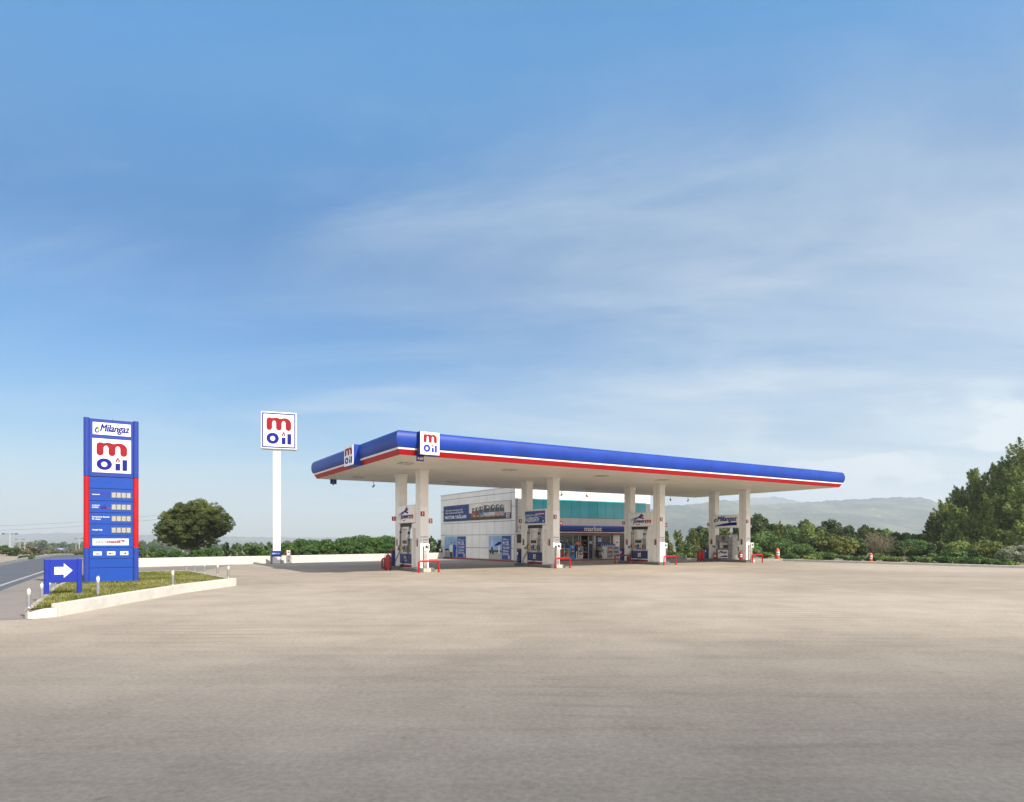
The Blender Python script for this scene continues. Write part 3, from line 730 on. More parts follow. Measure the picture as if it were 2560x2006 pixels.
# gas pump on the fourth island
o = thing('gas_pump', 'brushed steel gas pump with a white Milangaz panel'.replace('Milangaz', 'lettered'), 'fuel pump', O[3] + D2 * 1.70 + Vector((0, 0, .15)), PR)
MB().box(-.66, .30, 0, .5, 0, .72, steel2).build('cabinet', o, .01)
MB().box(.31, .66, -.03, .5, 0, 1.62, steel2).build('side_column', o, .012)
MB().box(-.66, .30, .0, .5, 1.15, 1.60, steel2).build('display_head', o, .012)
MB().box(-.62, .26, .12, .45, .72, 1.15, dark).build('recess', o)
MB().box(-.42, -.18, .02, .1, .74, 1.13, lgrey).box(-.12, .20, .03, .1, .95, 1.10, lgrey).build('handle_bay', o, .006)
m = MB(); m.rect(-.20, .02, 1.22, 1.50, -.004, dark); m.rect(-.14, -.04, 1.26, 1.29, -.007, grey); m.rect(-.14, -.04, 1.34, 1.37, -.007, grey); m.rect(-.45, -.35, 1.3, 1.4, -.004, grey); m.rect(.42, .56, 1.48, 1.58, -.034, vinyl); m.build('display', o)
MB().box(-.52, .28, -.02, -.001, .10, .60, vinyl).build('name_panel', o)
m = MB(); milangaz(m, -.49, .25, .36, .54, -.024); m.plate([(-.42, .15), (-.2, .22), (0, .255), (.25, .27), (.25, .16)], -.024, logoblue); m.build('lettering', o)
MB().tube(bez([(-.55, -.02, 1.2), (-.6, -.2, .9), (-.75, -.25, .1), (-.95, -.2, -.1), (-1.1, -.1, .15), (-.8, .0, .02)]), .013, black, 8).build('hose', o)

# blue service cabinets at the rear of each island
cabs = [((979, 985.5), 1419, 1381), ((1295.5, 1304), 1409, 1376), ((1552.5, 1561.5), 1405, 1373), ((1762, 1773), 1399, 1370)]
for i, (uu, vb, vt) in enumerate(cabs):
    p = O[i] + D2 * 3.05 - D1 * .16 + Vector((0, 0, .15)) if i else O[i] + D2 * 3.08 - D1 * .16 + Vector((0, 0, .15))
    hh = .74
    o = thing('service_cabinet', ['narrow blue towel cabinet at the rear end of the first island', 'narrow blue towel cabinet at the rear end of the second island', 'narrow blue towel cabinet at the rear end of the third island', 'blue towel cabinet behind the red extinguisher trolley of the last island'][i], 'cabinet', p, TH, 'blue service cabinets at the island ends')
    MB().box(0, .22, 0, .18, 0, hh, navy).build('body', o, .01)
    MB().box(-.004, .224, -.004, .184, hh, hh + .07, dred).build('lid', o, .008)
    m = MB(); m.M = RL; m.rect(-.14, -.04, .45, .60, -.004, vinyl); m.rect(-.12, -.06, .25, .31, -.004, grey); m.build('sticker', o)

# extinguishers
def extinguisher(p, s, label, body=None, wheels=True, lab=True, rz=0.0, cat='fire extinguisher'):
    body = body or red
    o = thing('wheeled_extinguisher' if wheels else 'fire_extinguisher', label, cat, p, rz); z0 = .06 * s if wheels else .0
    r = .105 * s; h = .56 * s
    MB().lathe(0, 0, [(0, z0), (r * .8, z0), (r, z0 + .05 * s), (r, z0 + h * .82), (r * .85, z0 + h * .93), (r * .4, z0 + h), (r * .2, z0 + h + .03 * s), (0, z0 + h + .03 * s)], body, 18).build('cylinder', o)
    m = MB(); m.cyl(0, 0, z0 + h + .02 * s, z0 + h + .09 * s, r * .2, dark, 10); m.tube([(0, 0, z0 + h + .09 * s), (r * .9, -r * .2, z0 + h + .11 * s)], .012 * s, dark, 6); m.tube([(0, 0, z0 + h + .05 * s), (r * .9, -r * .2, z0 + h + .05 * s)], .010 * s, dark, 6); m.build('valve', o)
    MB().tube(bez([(0, 0, z0 + h + .06 * s), (-r * 1.8, -r * .5, z0 + h + .04 * s), (-r * 1.5, -r * .8, z0 + h * .4), (-r * .9, -r * .7, z0 + h * .15)]), .011 * s, black, 6).build('hose', o)
    if lab:
        m = MB(); pts = [(r * 1.01 * math.sin(a), -r * 1.01 * math.cos(a)) for a in [(-.9 + 1.6 * k / 8) for k in range(9)]]
        vs = [(x, y, z0 + h * .38) for x, y in pts] + [(x, y, z0 + h * .72) for x, y in pts]; m.add(vs, [(k, k + 1, 10 + k, 9 + k) for k in range(8)], vinyl, True)
        pts = [(r * 1.03 * math.sin(a), -r * 1.03 * math.cos(a)) for a in [(-.6 + 1.0 * k / 8) for k in range(9)]]
        vs = [(x, y, z0 + h * .46) for x, y in pts] + [(x, y, z0 + h * .62) for x, y in pts]; m.add(vs, [(k, k + 1, 10 + k, 9 + k) for k in range(8)], mat('label_teal', (.03, .20, .35), .5), True)
        m.build('label_sticker', o)
    if wheels:
        for sx in (-1, 1):
            m = MB(); m.tube([(sx * r * .75 - .02, .09 * s, .07 * s), (sx * r * .75 + .02, .09 * s, .07 * s)], .07 * s, black, 14); m.build('wheel', o)
        m = MB(); m.tube([(-r * .6, .1 * s, .07 * s), (-r * .6, .14 * s, z0 + h * .95), (r * .6, .14 * s, z0 + h * .95), (r * .6, .1 * s, .07 * s)], .012 * s, dark, 6)
        m.tube([(r * .2, -.02, .05 * s), (r * 2.0, -.02, .05 * s), (r * 2.2, .03, .10 * s)], .012 * s, dark, 6); m.build('trolley_frame', o)
    return o
extinguisher(at(970, 1427), 1.2, 'large dark red wheeled extinguisher left of the first island', dred, lab=False)
extinguisher(O[0] + D2 * 2.9 - D1 * .55, .9, 'smaller dark red extinguisher against the rear column of the first island', dred, False, False)
extinguisher(O[2] + D2 * 2.35 - D1 * .14 + Vector((0, 0, .15)), .68, 'slim dark red extinguisher at the foot of the rear column numbered 5', dred, False, False)
extinguisher(at(1748, 1404.5), 1.15, 'left one of the two red wheeled extinguishers beside the last island', red, lab=False)
extinguisher(at(1756, 1404), 1.15, 'right one of the two red wheeled extinguishers, nearest the blue cabinet', red, lab=False)
extinguisher(O[3] + D2 * .28 - D1 * .16 + Vector((0, 0, .15)), .92, 'fat red extinguisher with white label at the foot of the front column numbered 7', red, False)
extinguisher(O[3] + D2 * 2.38 - D1 * .13 + Vector((0, 0, .15)), .72, 'thin red extinguisher with white label left of the steel gas pump', red, False)
extinguisher(at(1944, 1401), 1.3, 'large orange wheeled extinguisher at the kerb just right of the canopy', orange)
extinguisher(at(2177, 1406.5), .92, 'small orange wheeled extinguisher standing alone at the kerb far right', orange)

# ------------------------------------------------------------------ market building
B0 = Vector((.21, 42.5, 0)); BH = 4.94; BW, BD = 12.1, 11.2
bd = thing('market_building', 'white panelled market building with teal window band behind the pumps', 'building', B0, TH)
MB().box(.03, BW - .03, .5, BD - .03, 2.4, BH - .05, joint).build('upper_core', bd)
# side wall panels (looking along -x)
jy = [0] + [.48 + 1.09 * k for k in range(10)] + [BD]; jz = [0.04, .86, 1.79, 2.70, 3.66, 4.58, BH]
m = MB(); m.M = RL; m.box(-BD, 0, .03, .2, 0, BH - .02, joint)
for a in range(len(jy) - 1):
    for c in range(len(jz) - 1): m.box(-jy[a + 1] + .014, -jy[a] - .014, 0, .03, jz[c] + .014, jz[c + 1] - .014, panelw)
m.build('side_wall', bd, .003)
m = MB(); m.box(.2, BW, BD - .2, BD, 0, BH - .02, panelw); m.box(BW - .2, BW, .2, BD - .2, 0, BH - .02, panelw); m.build('rear_wall', bd)
MB().box(-.03, BW + .03, -.03, BD + .03, BH, BH + .06, white).build('roof', bd)
# front wall
fj = [.25] + [.70 + .782 * k for k in range(15)] + [BW]
m = MB()
m.box(.2, BW - .2, .032, .2, 1.95, BH - .02, joint)
for a in range(len(fj) - 1):
    x0, x1 = fj[a] + .006, fj[a + 1] - .006
    if a == 0: x0 = .0
    m.box(x0, x1, 0, .03, 4.50, BH - .01, panelw)
    m.box(x0, x1, 0, .03, 4.20, 4.488, panelw)
    if a == 0 or a >= 15: m.box(x0, x1, 0, .03, 2.96, 4.188, panelw)
    m.box(x0, x1, 0, .03, 1.96, 2.948, panelw)
m.box(.0, 3.0, 0, .19, 0, 1.945, panelw); m.box(8.45, 9.05, 0, .19, 0, 1.945, panelw); m.box(9.75, BW, 0, .19, 0, 1.945, panelw)
m.build('front_wall', bd, .003)
for a in range(1, 15):
    g_ = MB().box(fj[a] + .012, fj[a + 1] - .012, .0, .028, 2.97, 4.185, teal).build('upper_window', bd)
# awning
aw = [( -.02, 2.42)] + [(-.30 - .24 * math.cos(math.radians(a)), 2.20 + .22 * math.sin(math.radians(a))) for a in (80, 55, 30, 5, -20, -45)] + [(-.36, 1.99), (-.02, 1.99)]
an = MB().ext(aw[::-1], 2.75, 9.1, mat('awning_blue', (.02, .055, .33), .35)).build('awning', bd)
MB().box(2.75, 9.1, -.44, -.02, 1.92, 1.985, white).build('awning_white_stripe', an)
MB().box(2.75, 9.1, -.44, -.02, 1.80, 1.915, dred).build('awning_red_stripe', an)
MB().text('market', 5.35, 6.90, 2.04, 2.37, -.56, vinyl, .02, align='C', stretch=True).build('lettering', an)
# shop front
m = MB(); fz = 1.74
m.box(3.0, 8.45, .02, .12, fz, 1.945, lgrey)
for x in (3.0, 4.78, 5.25, 5.44, 6.16, 6.56, 8.20): m.box(x, x + .05, .03, .10, .05, fz, lgrey)
m.box(6.66, 6.80, .0, .08, .05, fz, lgrey); m.box(3.0, 5.2, .03, .10, .05, .16, lgrey); m.box(6.66, 8.3, .03, .10, .05, .30, lgrey)
m.build('shop_window_frame', bd, .004)
for x0, x1 in ((3.05, 4.78), (4.83, 5.25), (6.85, 8.20)): MB().box(x0, x1, .06, .07, .16, fz, glass).build('shop_glass', bd)
m = MB(); m.box(6.22, 6.56, .05, .07, .12, 1.10, navy); m.box(6.22, 6.56, .05, .07, 1.12, 1.70, glass); m.rect(6.26, 6.50, 1.16, 1.32, .045, lgrey); m.build('sliding_door', bd)
m = MB(); m.box(9.07, 9.73, .05, .09, .1, 1.92, screen); m.build('side_window', bd)
m = MB(); m.rect(6.98, 7.50, .96, 1.62, .055, blprint); m.rect(7.02, 7.44, 1.46, 1.58, .052, lgrey); m.rect(7.08, 7.38, 1.32, 1.42, .052, vinyl); m.rect(7.0, 7.46, .84, .94, .052, vinyl); m.build('window_poster', bd)
# interior
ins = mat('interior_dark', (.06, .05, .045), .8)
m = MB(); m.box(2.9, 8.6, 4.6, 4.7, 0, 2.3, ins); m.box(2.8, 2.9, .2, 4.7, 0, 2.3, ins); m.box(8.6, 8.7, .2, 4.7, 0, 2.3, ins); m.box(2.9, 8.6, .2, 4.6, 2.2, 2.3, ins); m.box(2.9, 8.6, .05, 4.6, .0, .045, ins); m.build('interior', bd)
rng = random.Random(4)
m = MB(); shelfc = [red, yellow, lightblue, lime, lgrey, orange, vinyl, navy]
for row in range(3):
    for lev in range(5):
        x = 3.2
        while x < 8.2:
            w_ = rng.uniform(.06, .16); m.box(x, x + w_, 1.6 + row * 1.1, 1.75 + row * 1.1, .2 + lev * .27, .2 + lev * .27 + rng.uniform(.12, .2), rng.choice(shelfc)); x += w_ + .03
        m.box(3.15, 8.3, 1.55 + row * 1.1, 1.9 + row * 1.1, .17 + lev * .27, .19 + lev * .27, dark)
m.build('shop_shelves', bd)
MB().box(-.16, BW + .1, -.55, -.02, 0, .10, concb).box(-.17, BW + .11, -.57, -.551, .0, .075, dred).build('front_plinth', bd, .006)
MB().box(-.5, -.02, -.55, BD - 1, 0, .09, concb).box(-.52, -.501, -.57, BD - 1, .0, .10, dred).build('side_plinth', bd, .006)
m = MB(); m.M = RL; m.box(0, 0, 0, 0, 0, 0, joint)
# grille and wall camera on the front wall between side wall and rear column
MB().box(.14, .46, -.03, -.001, 1.22, 1.80, dark).build('vent_grille', bd)
MB().box(8.72, 8.86, -.05, -.001, 1.22, 1.28, black).build('door_bell', bd)
o = thing('wall_camera', 'small white camera on a bracket on the market wall corner below the red 3', 'camera', B0 + D1 * .42 + Vector((0, 0, 2.25)), TH)
MB().box(-.02, .02, -.03, -.001, -.12, .12, grey).tube([(0, -.03, 0), (-.12, -.10, .0)], .012, grey, 6).build('bracket', o)
m = MB(); m.tube([(-.14, -.10, .03), (-.25, -.15, -.02)], .035, lgrey, 10); m.build('camera_body', o)

# banner and posters on the side wall
def side_thing(name, label, y_near, z0, z1, y_far):
    o = thing(name, label, 'poster' if 'poster' in name else 'banner', B0 + D2 * y_far + Vector((0, 0, z0)), PR)
    return o, y_far - y_near, z1 - z0
o, w, h = side_thing('wall_banner', 'wide motor oil banner high on the side wall, navy left part and bottle photo right', .48, 2.86, 4.08, 10.63)
MB().box(0, w, -.035, -.001, 0, h, dark).build('frame', o)
split = w - 5.85
m = MB(); m.rect(.02, split, .02, h - .02, -.038, mat('banner_navy', (.014, .036, .17), .5, var=.35, scale=.35)); m.build('text_field', o)
m = MB()
m.text('YENİ NESİL MOTORLAR İÇİN', .35, 3.3, .78, .92, -.041, vinyl, .01, stretch=True); m.text('ÖZEL OLARAK GELİŞTİRİLMİŞ', .35, 3.4, .57, .74, -.041, vinyl, .01, stretch=True)
m.text('MOTOR YAĞLARI', .33, 3.85, .20, .52, -.041, vinyl, .02, stretch=True); m.build('lettering', o)
m = MB(); m.rect(split, w - .02, .02, h - .02, -.038, mat('banner_sky', (.74, .70, .60), .5, var=.15, scale=.6))
m.plate([(split, .02), (w - .02, .02), (w - .02, .40), (split + 3, .46), (split, .52)], -.041, mat('banner_road', (.07, .062, .06), .6, var=.3)); m.build('picture_field', o)
m = MB(); bx = split + .45
bg_ = mat('bottle_grey', (.055, .06, .062), .4, var=.3, scale=6)
tops = [.88, .92, .96, 1.02, 1.02, 1.02, .98]; labs = [mat('print_rust', (.42, .11, .05), .5), mat('print_wine', (.24, .05, .05), .5), mat('print_slate', (.12, .20, .33), .5), mat('print_silver', (.42, .50, .62), .5), lgrey, mat('print_pink', (.45, .28, .26), .5), mat('print_lilac', (.35, .34, .50), .5)]
xp = bx
for k in range(7):
    bw_ = [.60, .58, .70, 1.05, .78, .68, .62][k]; zt = tops[k]; zb_ = .17 + (.03 if k in (0, 1) else 0)
    body = [(xp, zb_), (xp + bw_, zb_), (xp + bw_ * 1.0, zb_ + (zt - zb_) * .55), (xp + bw_ * .82, zt - .06), (xp + bw_ * .5, zt), (xp + bw_ * .18, zt - .06), (xp, zb_ + (zt - zb_) * .5)]
    hole = [(xp + bw_ * .42, zt - .22), (xp + bw_ * .78, zt - .22), (xp + bw_ * .68, zt - .08), (xp + bw_ * .48, zt - .07)]
    cxb = xp + bw_ / 2; m.plate([(cxb + (p_[0] - cxb) * 1.09, zb_ + (p_[1] - zb_) * 1.03) for p_ in body], -.0435 - .001 * k, lgrey, [hole]); m.plate(body, -.0440 - .001 * k, bg_, [hole])
    m.rect(xp + .05, xp + bw_ - .05, zb_ + .10, zb_ + .34, -.054, labs[k])
    m.rect(xp + bw_ * .35, xp + bw_ - .04, zb_ + .04, zb_ + .13, -.057, yellow)
    if k < 4: m.rect(xp + bw_ * .06, xp + bw_ * .34, zt - .10, zt + .0, -.057, red)
    xp += bw_ * .90
m.build('bottle_print', o)
m = MB(); m.rect(w - .58, w - .14, .06, .36, -.060, mat('print_white', (.80, .78, .80), .5)); moil(m, w - .53, w - .19, .09, .33, -.063); m.build('emblem', o)

def poster_text(o, x0, x1, h, small):
    m = MB(); m.rect(x0 + .02, x1 - .02, .02, h - .02, -.038, blprint); m.build('text_field', o)
    m = MB(); xa, xb = x0 + .14, x1 - .20
    m.rect(xa, xa + .38, h - .24, h - .215, -.041, vinyl); m.rect(xa, xb + .02, h - .30, h - .275, -.041, vinyl)
    m.text('M OIL', xa, xb, h - .66, h - .38, -.041, vinyl, .01, stretch=True)
    for k, s_ in enumerate(('YOLLARIN', 'YÜKÜNÜ', 'SIRTLAR!')):
        m.text(s_, xa, xb - (.08 if k else 0), h - .90 - k * .21, h - .74 - k * .21, -.041, vinyl, .01, stretch=True)
    m.build('lettering', o)
    m = MB(); m.rect(x1 - .36, x1 - .12, .08, .30, -.041, vinyl); moil(m, x1 - .34, x1 - .14, .10, .28, -.044); m.build('emblem', o)
o, w, h = side_thing('window_poster', 'tall poster of two standing station workers at the far end of the side wall', 6.87, .08, 1.70, 10.40)
MB().box(0, w, -.035, -.001, 0, h, grey).build('frame', o); sx = w - 1.32
m = MB(); m.rect(.03, sx - .03, .02, h - .02, -.038, skyprint); m.rect(.03, sx - .03, .02, .42, -.040, sandprint)
m.plate([(.03, .62), (.5, .68), (.8, .62), (.8, .56), (.03, .50)], -.042, logoblue); m.rect(.1, .6, .40, .5, -.042, lgrey)
for cx_, shirt, trs in ((1.15, vinyl, dark), (1.72, mat('uniform_blue', (.02, .06, .42), .6), mat('uniform_blue', (.02, .06, .42), .6))):
    m.plate([(cx_ - .22, .02), (cx_ + .20, .02), (cx_ + .22, .45), (cx_ - .22, .45)], -.044, trs)
    m.plate([(cx_ - .22, .40), (cx_ + .22, .40), (cx_ + .26, .60), (cx_ + .34, .62), (cx_ + .30, .86), (cx_ + .12, .98), (cx_ - .12, .98), (cx_ - .30, .86), (cx_ - .36, .60), (cx_ - .26, .56)], -.046, shirt)
    m.plate(arc(cx_, 1.08, .085, 0, 345, 18, .11), -.048, skin); m.plate(arc(cx_, 1.13, .09, 0, 180, 10, .085), -.050, dark if cx_ < 1.5 else navy)
    swoosh(m, ((cx_ - .30, .70), (cx_ + .02, .60), (cx_ + .26, .72)), .06, .06, -.050, shirt if cx_ < 1.5 else navy2)
m.build('picture', o); poster_text(o, sx, w, h, 'Yılların tecrübesiyle')
o, w, h = side_thing('window_poster', 'tall poster of a tractor and pole sign near the front corner of the side wall', .48, .08, 1.72, 3.42)
MB().box(0, w, -.035, -.001, 0, h, grey).build('frame', o); sx = w - 1.16
m = MB(); m.rect(.03, sx - .03, .02, h - .02, -.038, skyprint); m.rect(.03, sx - .03, .02, .50, -.040, sandprint); m.rect(.03, sx - .03, .50, .64, -.042, greenprint)
m.rect(.50, .54, .6, 1.2, -.044, vinyl); m.rect(.40, .62, 1.18, 1.38, -.044, vinyl); moil(m, .43, .59, 1.21, 1.36, -.047)
m.plate([(.80, .98), (1.40, 1.22), (1.72, 1.22), (1.72, 1.05), (.95, .90)], -.044, logoblue); m.plate([(.95, .90), (1.72, 1.05), (1.72, .98), (1.0, .86)], -.046, lgrey); m.rect(1.35, 1.5, .42, 1.0, -.044, vinyl)
m.rect(.30, .62, .48, .72, -.046, greenprint); m.rect(.38, .56, .72, .86, -.046, screen)
for a, r_ in ((.28, .10), (.60, .13)): m.plate(arc(a, .46, r_, 0, 345, 18), -.048, black)
m.build('picture', o); poster_text(o, sx, w, h, 'Dünden bugüne')

# ------------------------------------------------------------------ goods in front of the shop
def shop_p(u, off=-.32):
    k = (u - 1280) / F; P0 = B0 + D2 * off; s_ = (k * P0.y - P0.x) / (D1.x - k * D1.y); return P0 + D1 * s_ + Vector((0, 0, .10))
# red bottle cage
p = shop_p(1401, -.50); w = (shop_p(1423.5, -.5) - p).length
o = thing('gas_bottle_cage', 'red framed cage of gas bottles left of the blue cooler', 'cage', p, TH)
m = MB(); m.box(0, w, 0, .40, 0, .05, red); m.box(0, w, .38, .40, .05, .72, red); m.box(0, .05, 0, .38, .05, .72, lgrey); m.box(w - .04, w, 0, .38, .05, .72, lgrey); m.box(0, w, 0, .40, .72, .76, lgrey); m.box(.30, .34, 0, .03, .05, .9, lgrey); m.build('frame', o, .006)
MB().box(.05, .30, 0, .02, .05, .72, dred).build('side_board', o)
for k in range(4):
    m = MB(); x = .45 + (k % 2) * .22; z = .07 + (k // 2) * .33
    m.lathe(x, .2, [(0, z), (.08, z), (.095, z + .04), (.095, z + .17), (.05, z + .23), (.03, z + .25), (.05, z + .28), (0, z + .28)], [lgrey, yellow, lgrey, grey][k], 12); m.build('gas_bottle', o)
# blue coolers
p = shop_p(1410.5, -.12); o = thing('drinks_cooler', 'dark blue drinks cooler standing behind the red bottle cage', 'cooler', p, TH)
MB().box(0, .62, 0, .10, 0, .98, blprint).build('body', o, .02); MB().ball((.32, -.01, .80), .12, greenprint, 10, (1, .1, 1)).build('print', o)
p = shop_p(1425, -.42); o = thing('drinks_cooler', 'light blue drinks cooler with a rounded top and dark glass door', 'cooler', p, TH); w = (shop_p(1437.5, -.42) - p).length
prof = [(0, 0), (w, 0), (w, .93)] + arc(w / 2, .93, w / 2, 10, 170, 8, .06) + [(0, .93)]
MB().plate(prof, 0, lightblue, th=.36).build('body', o, .01); MB().box(.10, w - .07, -.015, -.001, .22, .72, screen).build('door', o, .004)
m = MB()
for k in range(4): m.rect(.14, w - .11, .27 + k * .11, .33 + k * .11, -.018, [grey, dark, lgrey, orange][k])
m.build('goods', o); MB().plate(arc(w / 2, .83, .06, 0, 340, 14, .04), -.004, vinyl).build('emblem', o)
# orange flower sign
p = shop_p(1441, -.30); o = thing('parasol_sign', 'orange and yellow fan shaped sign above the magazine rack', 'sign', p, TH)
m = MB(); m.cyl(.12, 0, 0, 1.0, .012, grey, 8); m.build('pole', o)
m = MB(); m.plate([(-.12, 1.02), (.05, 1.0), (.12, .96), (.20, 1.0), (.40, 1.03), (.34, 1.14), (.22, 1.18), (.14, 1.13), (.05, 1.18), (-.06, 1.14)], -.01, orange, th=.02); m.plate(arc(.13, 1.08, .05, 0, 340, 12), -.014, yellow); m.rect(.27, .36, 1.03, 1.14, -.016, yellow); m.build('fan_board', o)
# navy fridge behind
p = shop_p(1440, -.14); o = thing('ice_cream_freezer', 'navy chest freezer with white emblem behind the magazine rack', 'freezer', p, TH)
MB().box(0, .62, 0, .12, 0, .88, navy).build('body', o, .02); MB().box(0.02, .60, -.006, -.001, .74, .84, blprint).build('header', o)
# magazine rack
p = shop_p(1441, -.52); w = .55
o = thing('newspaper_rack', 'white framed newspaper rack beside the shop entrance', 'rack', p, TH)
m = MB(); m.box(0, w, 0, .3, 0, .04, white); m.box(0, .06, 0, .05, .04, .55, white); m.box(.16, .20, 0, .03, .2, .84, lgrey); m.box(w, w + .04, 0, .03, .3, .84, lgrey); m.box(.16, w + .04, 0, .03, .82, .86, lgrey); m.plate([(.18, .10), (w, .10), (w + .02, .26), (.16, .26)], 0, vinyl, th=.03); m.box(.24, w - .08, -.006, -.001, .15, .21, dred); m.build('frame', o, .004)
for k in range(4):
    m = MB(); x = .22 + (k % 2) * .16; z = .30 + (k // 2) * .27; m.box(x, x + .13, .005, .02, z, z + .21, dark if k in (0, 3) else grey); m.rect(x + .02, x + .10, z + .12, z + .18, .002, [lgrey, vinyl, vinyl, lgrey][k]); m.rect(x + .03, x + .11, z + .03, z + .08, .002, [vinyl, skin, grey, lgrey][k]); m.build('newspaper', o)
# compressor trolley
p = shop_p(1497, -.55); o = thing('waste_bin', 'dark grey wheeled waste bin with pale label before the shop window', 'bin', p, TH)
m = MB(); m.ext([(.02, .06), (.28, .06), (.34, .60), (-.02, .60)], .0, .42, dark); m.build('tub', o, .02)
MB().ext([(-.04, .60), (.36, .60), (.34, .66), (.0, .66)], -.02, .44, grey).build('lid', o, .01)
m = MB(); m.box(.24, .36, -.016, -.008, .25, .52, lgrey); m.box(.04, .18, -.016, -.008, .28, .45, grey); m.build('label_sticker', o)
for x in (.03, .35):
    MB().tube([(x, .05, .06), (x + .04, .05, .06)], .06, black, 12).build('wheel', o)
# bottle shelves
p = shop_p(1505.5, -.55); w = (shop_p(1548.5, -.55) - p).length
o = thing('bottle_shelf', 'white metal shelf unit filled with small blue and red bottles', 'shelf', p, TH)
m = MB(); m.box(0, .42, .0, .5, 0, .86, lgrey); m.box(.44, w, .42, .44, 0, .86, lgrey)
for x in (.44, .44 + (w - .44) / 2, w - .03): m.box(x, x + .03, 0, .42, 0, .86, white)
for z in (.02, .29, .56, .84): m.box(.44, w, .0, .42, z, z + .025, white)
m.build('rack', o, .003)
def bottle(x, y, z, h, cm, capm, parent, nm='bottle', r=.03):
    m = MB(); m.lathe(x, y, [(0, z), (r, z), (r, z + h * .62), (r * .4, z + h * .82), (r * .4, z + h * .9)], cm, 8); m.lathe(x, y, [(r * .45, z + h * .86), (r * .45, z + h), (0, z + h)], capm, 8); m.lathe(x, y, [(r * 1.04, z + h * .2), (r * 1.04, z + h * .45)], vinyl, 8); return m.build(nm, parent)
hw = (w - .44) / 2
for lev, z in enumerate((.045, .315, .585)):
    for bay in range(2):
        nb = 7
        for k in range(nb):
            x = .50 + bay * hw + k * (hw - .10) / (nb - 1) * .96
            cm = [blprint, blprint, orange if bay == 0 else lightblue][lev] if not (lev == 1 and bay == 0) else mat('amber_bottle', (.35, .12, .05), .4)
            bottle(x, .10, z, .17, cm, [vinyl, red, vinyl][lev], o)
for k in range(8):
    p2 = p + D1 * (.10 + k * .16) + D2 * .15 + Vector((0, 0, .868 if k > 1 else .862))
    x = .06 + k * .175
    j = thing('oil_jug', 'blue oil jug with white label on the shelf unit, ' + ['leftmost', 'second from left', 'third from left', 'fourth from left', 'fourth from right', 'third from right', 'second from right', 'rightmost'][k] + ' of the row', 'jug', p + D1 * x + D2 * .18 + Vector((0, 0, .868)), TH, 'row of blue oil jugs on top of the shelf')
    m = MB(); m.plate([(-.065, 0), (.065, 0), (.065, .13), (.02, .18), (-.03, .18), (-.065, .14)], -.04, blprint, [[(-.02, .13), (.03, .13), (.01, .155), (-.01, .155)]], .08); m.build('body', j, .006)
    m = MB(); m.plate(arc(0, .07, .03, 0, 340, 12, .045), -.043, vinyl); m.build('label_sticker', j); MB().cyl(-.045, 0, .15, .19, .018, red if k % 2 else navy, 8).build('cap', j)

# ------------------------------------------------------------------ pole sign with air and water point
pb = at(692, 1409)
o = thing('pole_sign', 'tall white pole sign with square m oil box, left of the canopy', 'sign', pb, 0)
zt = zat(1126, pb.y)
pw = 20 * pb.y / F / 2
PS = math.radians(20)
m = MB(); m.M = Matrix.Rotation(PS, 4, 'Z'); m.box(-pw * .92, pw * .92, -pw * .6, pw * .6, 0, zt + .1, white); m.build('pole', o, .02)
bz0, bz1 = zat(1124.5, pb.y), zat(1032.5, pb.y)
bw_ = 84 * pb.y / F / math.cos(PS) * .94
bo = MB(); bo.M = Matrix.Rotation(PS, 4, 'Z') @ Matrix.Translation((.12, 0, 0)); bo.box(-bw_ / 2, bw_ / 2, -.28, .28, bz0, bz1, white); bo.build('sign_box', o, .03)
m = MB(); m.M = bo.M; a = bw_ / 2 - .07; e = bw_ / 2 - .145
m.box(-bw_ / 2 + .02, bw_ / 2 - .02, -.29, -.281, bz0 + .02, bz1 - .02, vinyl)
fr0 = [(-a, bz0 + .07), (a, bz0 + .07), (a, bz1 - .07), (-a, bz1 - .07)]; fr1 = [(-e, bz0 + .145), (e, bz0 + .145), (e, bz1 - .145), (-e, bz1 - .145)]
m.plate(fr0, -.294, logoblue, [fr1]); m.build('face_panel', o)
m = MB(); m.M = bo.M; moil(m, -bw_ * .345, bw_ * .345, bz0 + .30, bz1 - .30, -.297); m.build('emblem', o)
pa = at(696, 1409.3)
o = thing('air_water_sign', 'small blue HAVA / SU sign on legs at the foot of the pole sign', 'sign', pa + Vector((0, -.35, 0)), PS * .4)
MB().box(-.30, .30, -.03, .03, .42, .78, tblue2).build('board', o, .01)
for x in (-.285, .25): MB().box(x, x + .035, -.02, .02, 0, .42, tblue2).build('leg', o)
MB().text('HAVA / SU', -.22, .22, .57, .64, -.033, vinyl, .02, align='C').build('lettering', o)
pa = at(721, 1409)
o = thing('air_pump', 'small white air and water machine right of the pole sign', 'air pump', pa, .35)
MB().box(-.13, .13, -.1, .1, .0, .78, white).build('body', o, .015)
m = MB(); m.rect(-.05, .06, .64, .73, -.102, dark); m.rect(-.02, .08, .35, .48, -.102, lgrey); m.rect(-.13, -.09, .5, .76, -.102, logored); m.rect(.08, .12, .5, .76, -.102, logored); m.plate(arc(0, .17, .045, 0, 340, 14), -.103, grey); m.build('controls', o)
m = MB(); m.tube(bez([(.14, -.02, .4), (.26, -.1, .2), (.2, -.2, .0), (.05, -.25, .02)]), .012, mat('green_hose', (.05, .2, .15), .5), 6); m.build('hose', o)

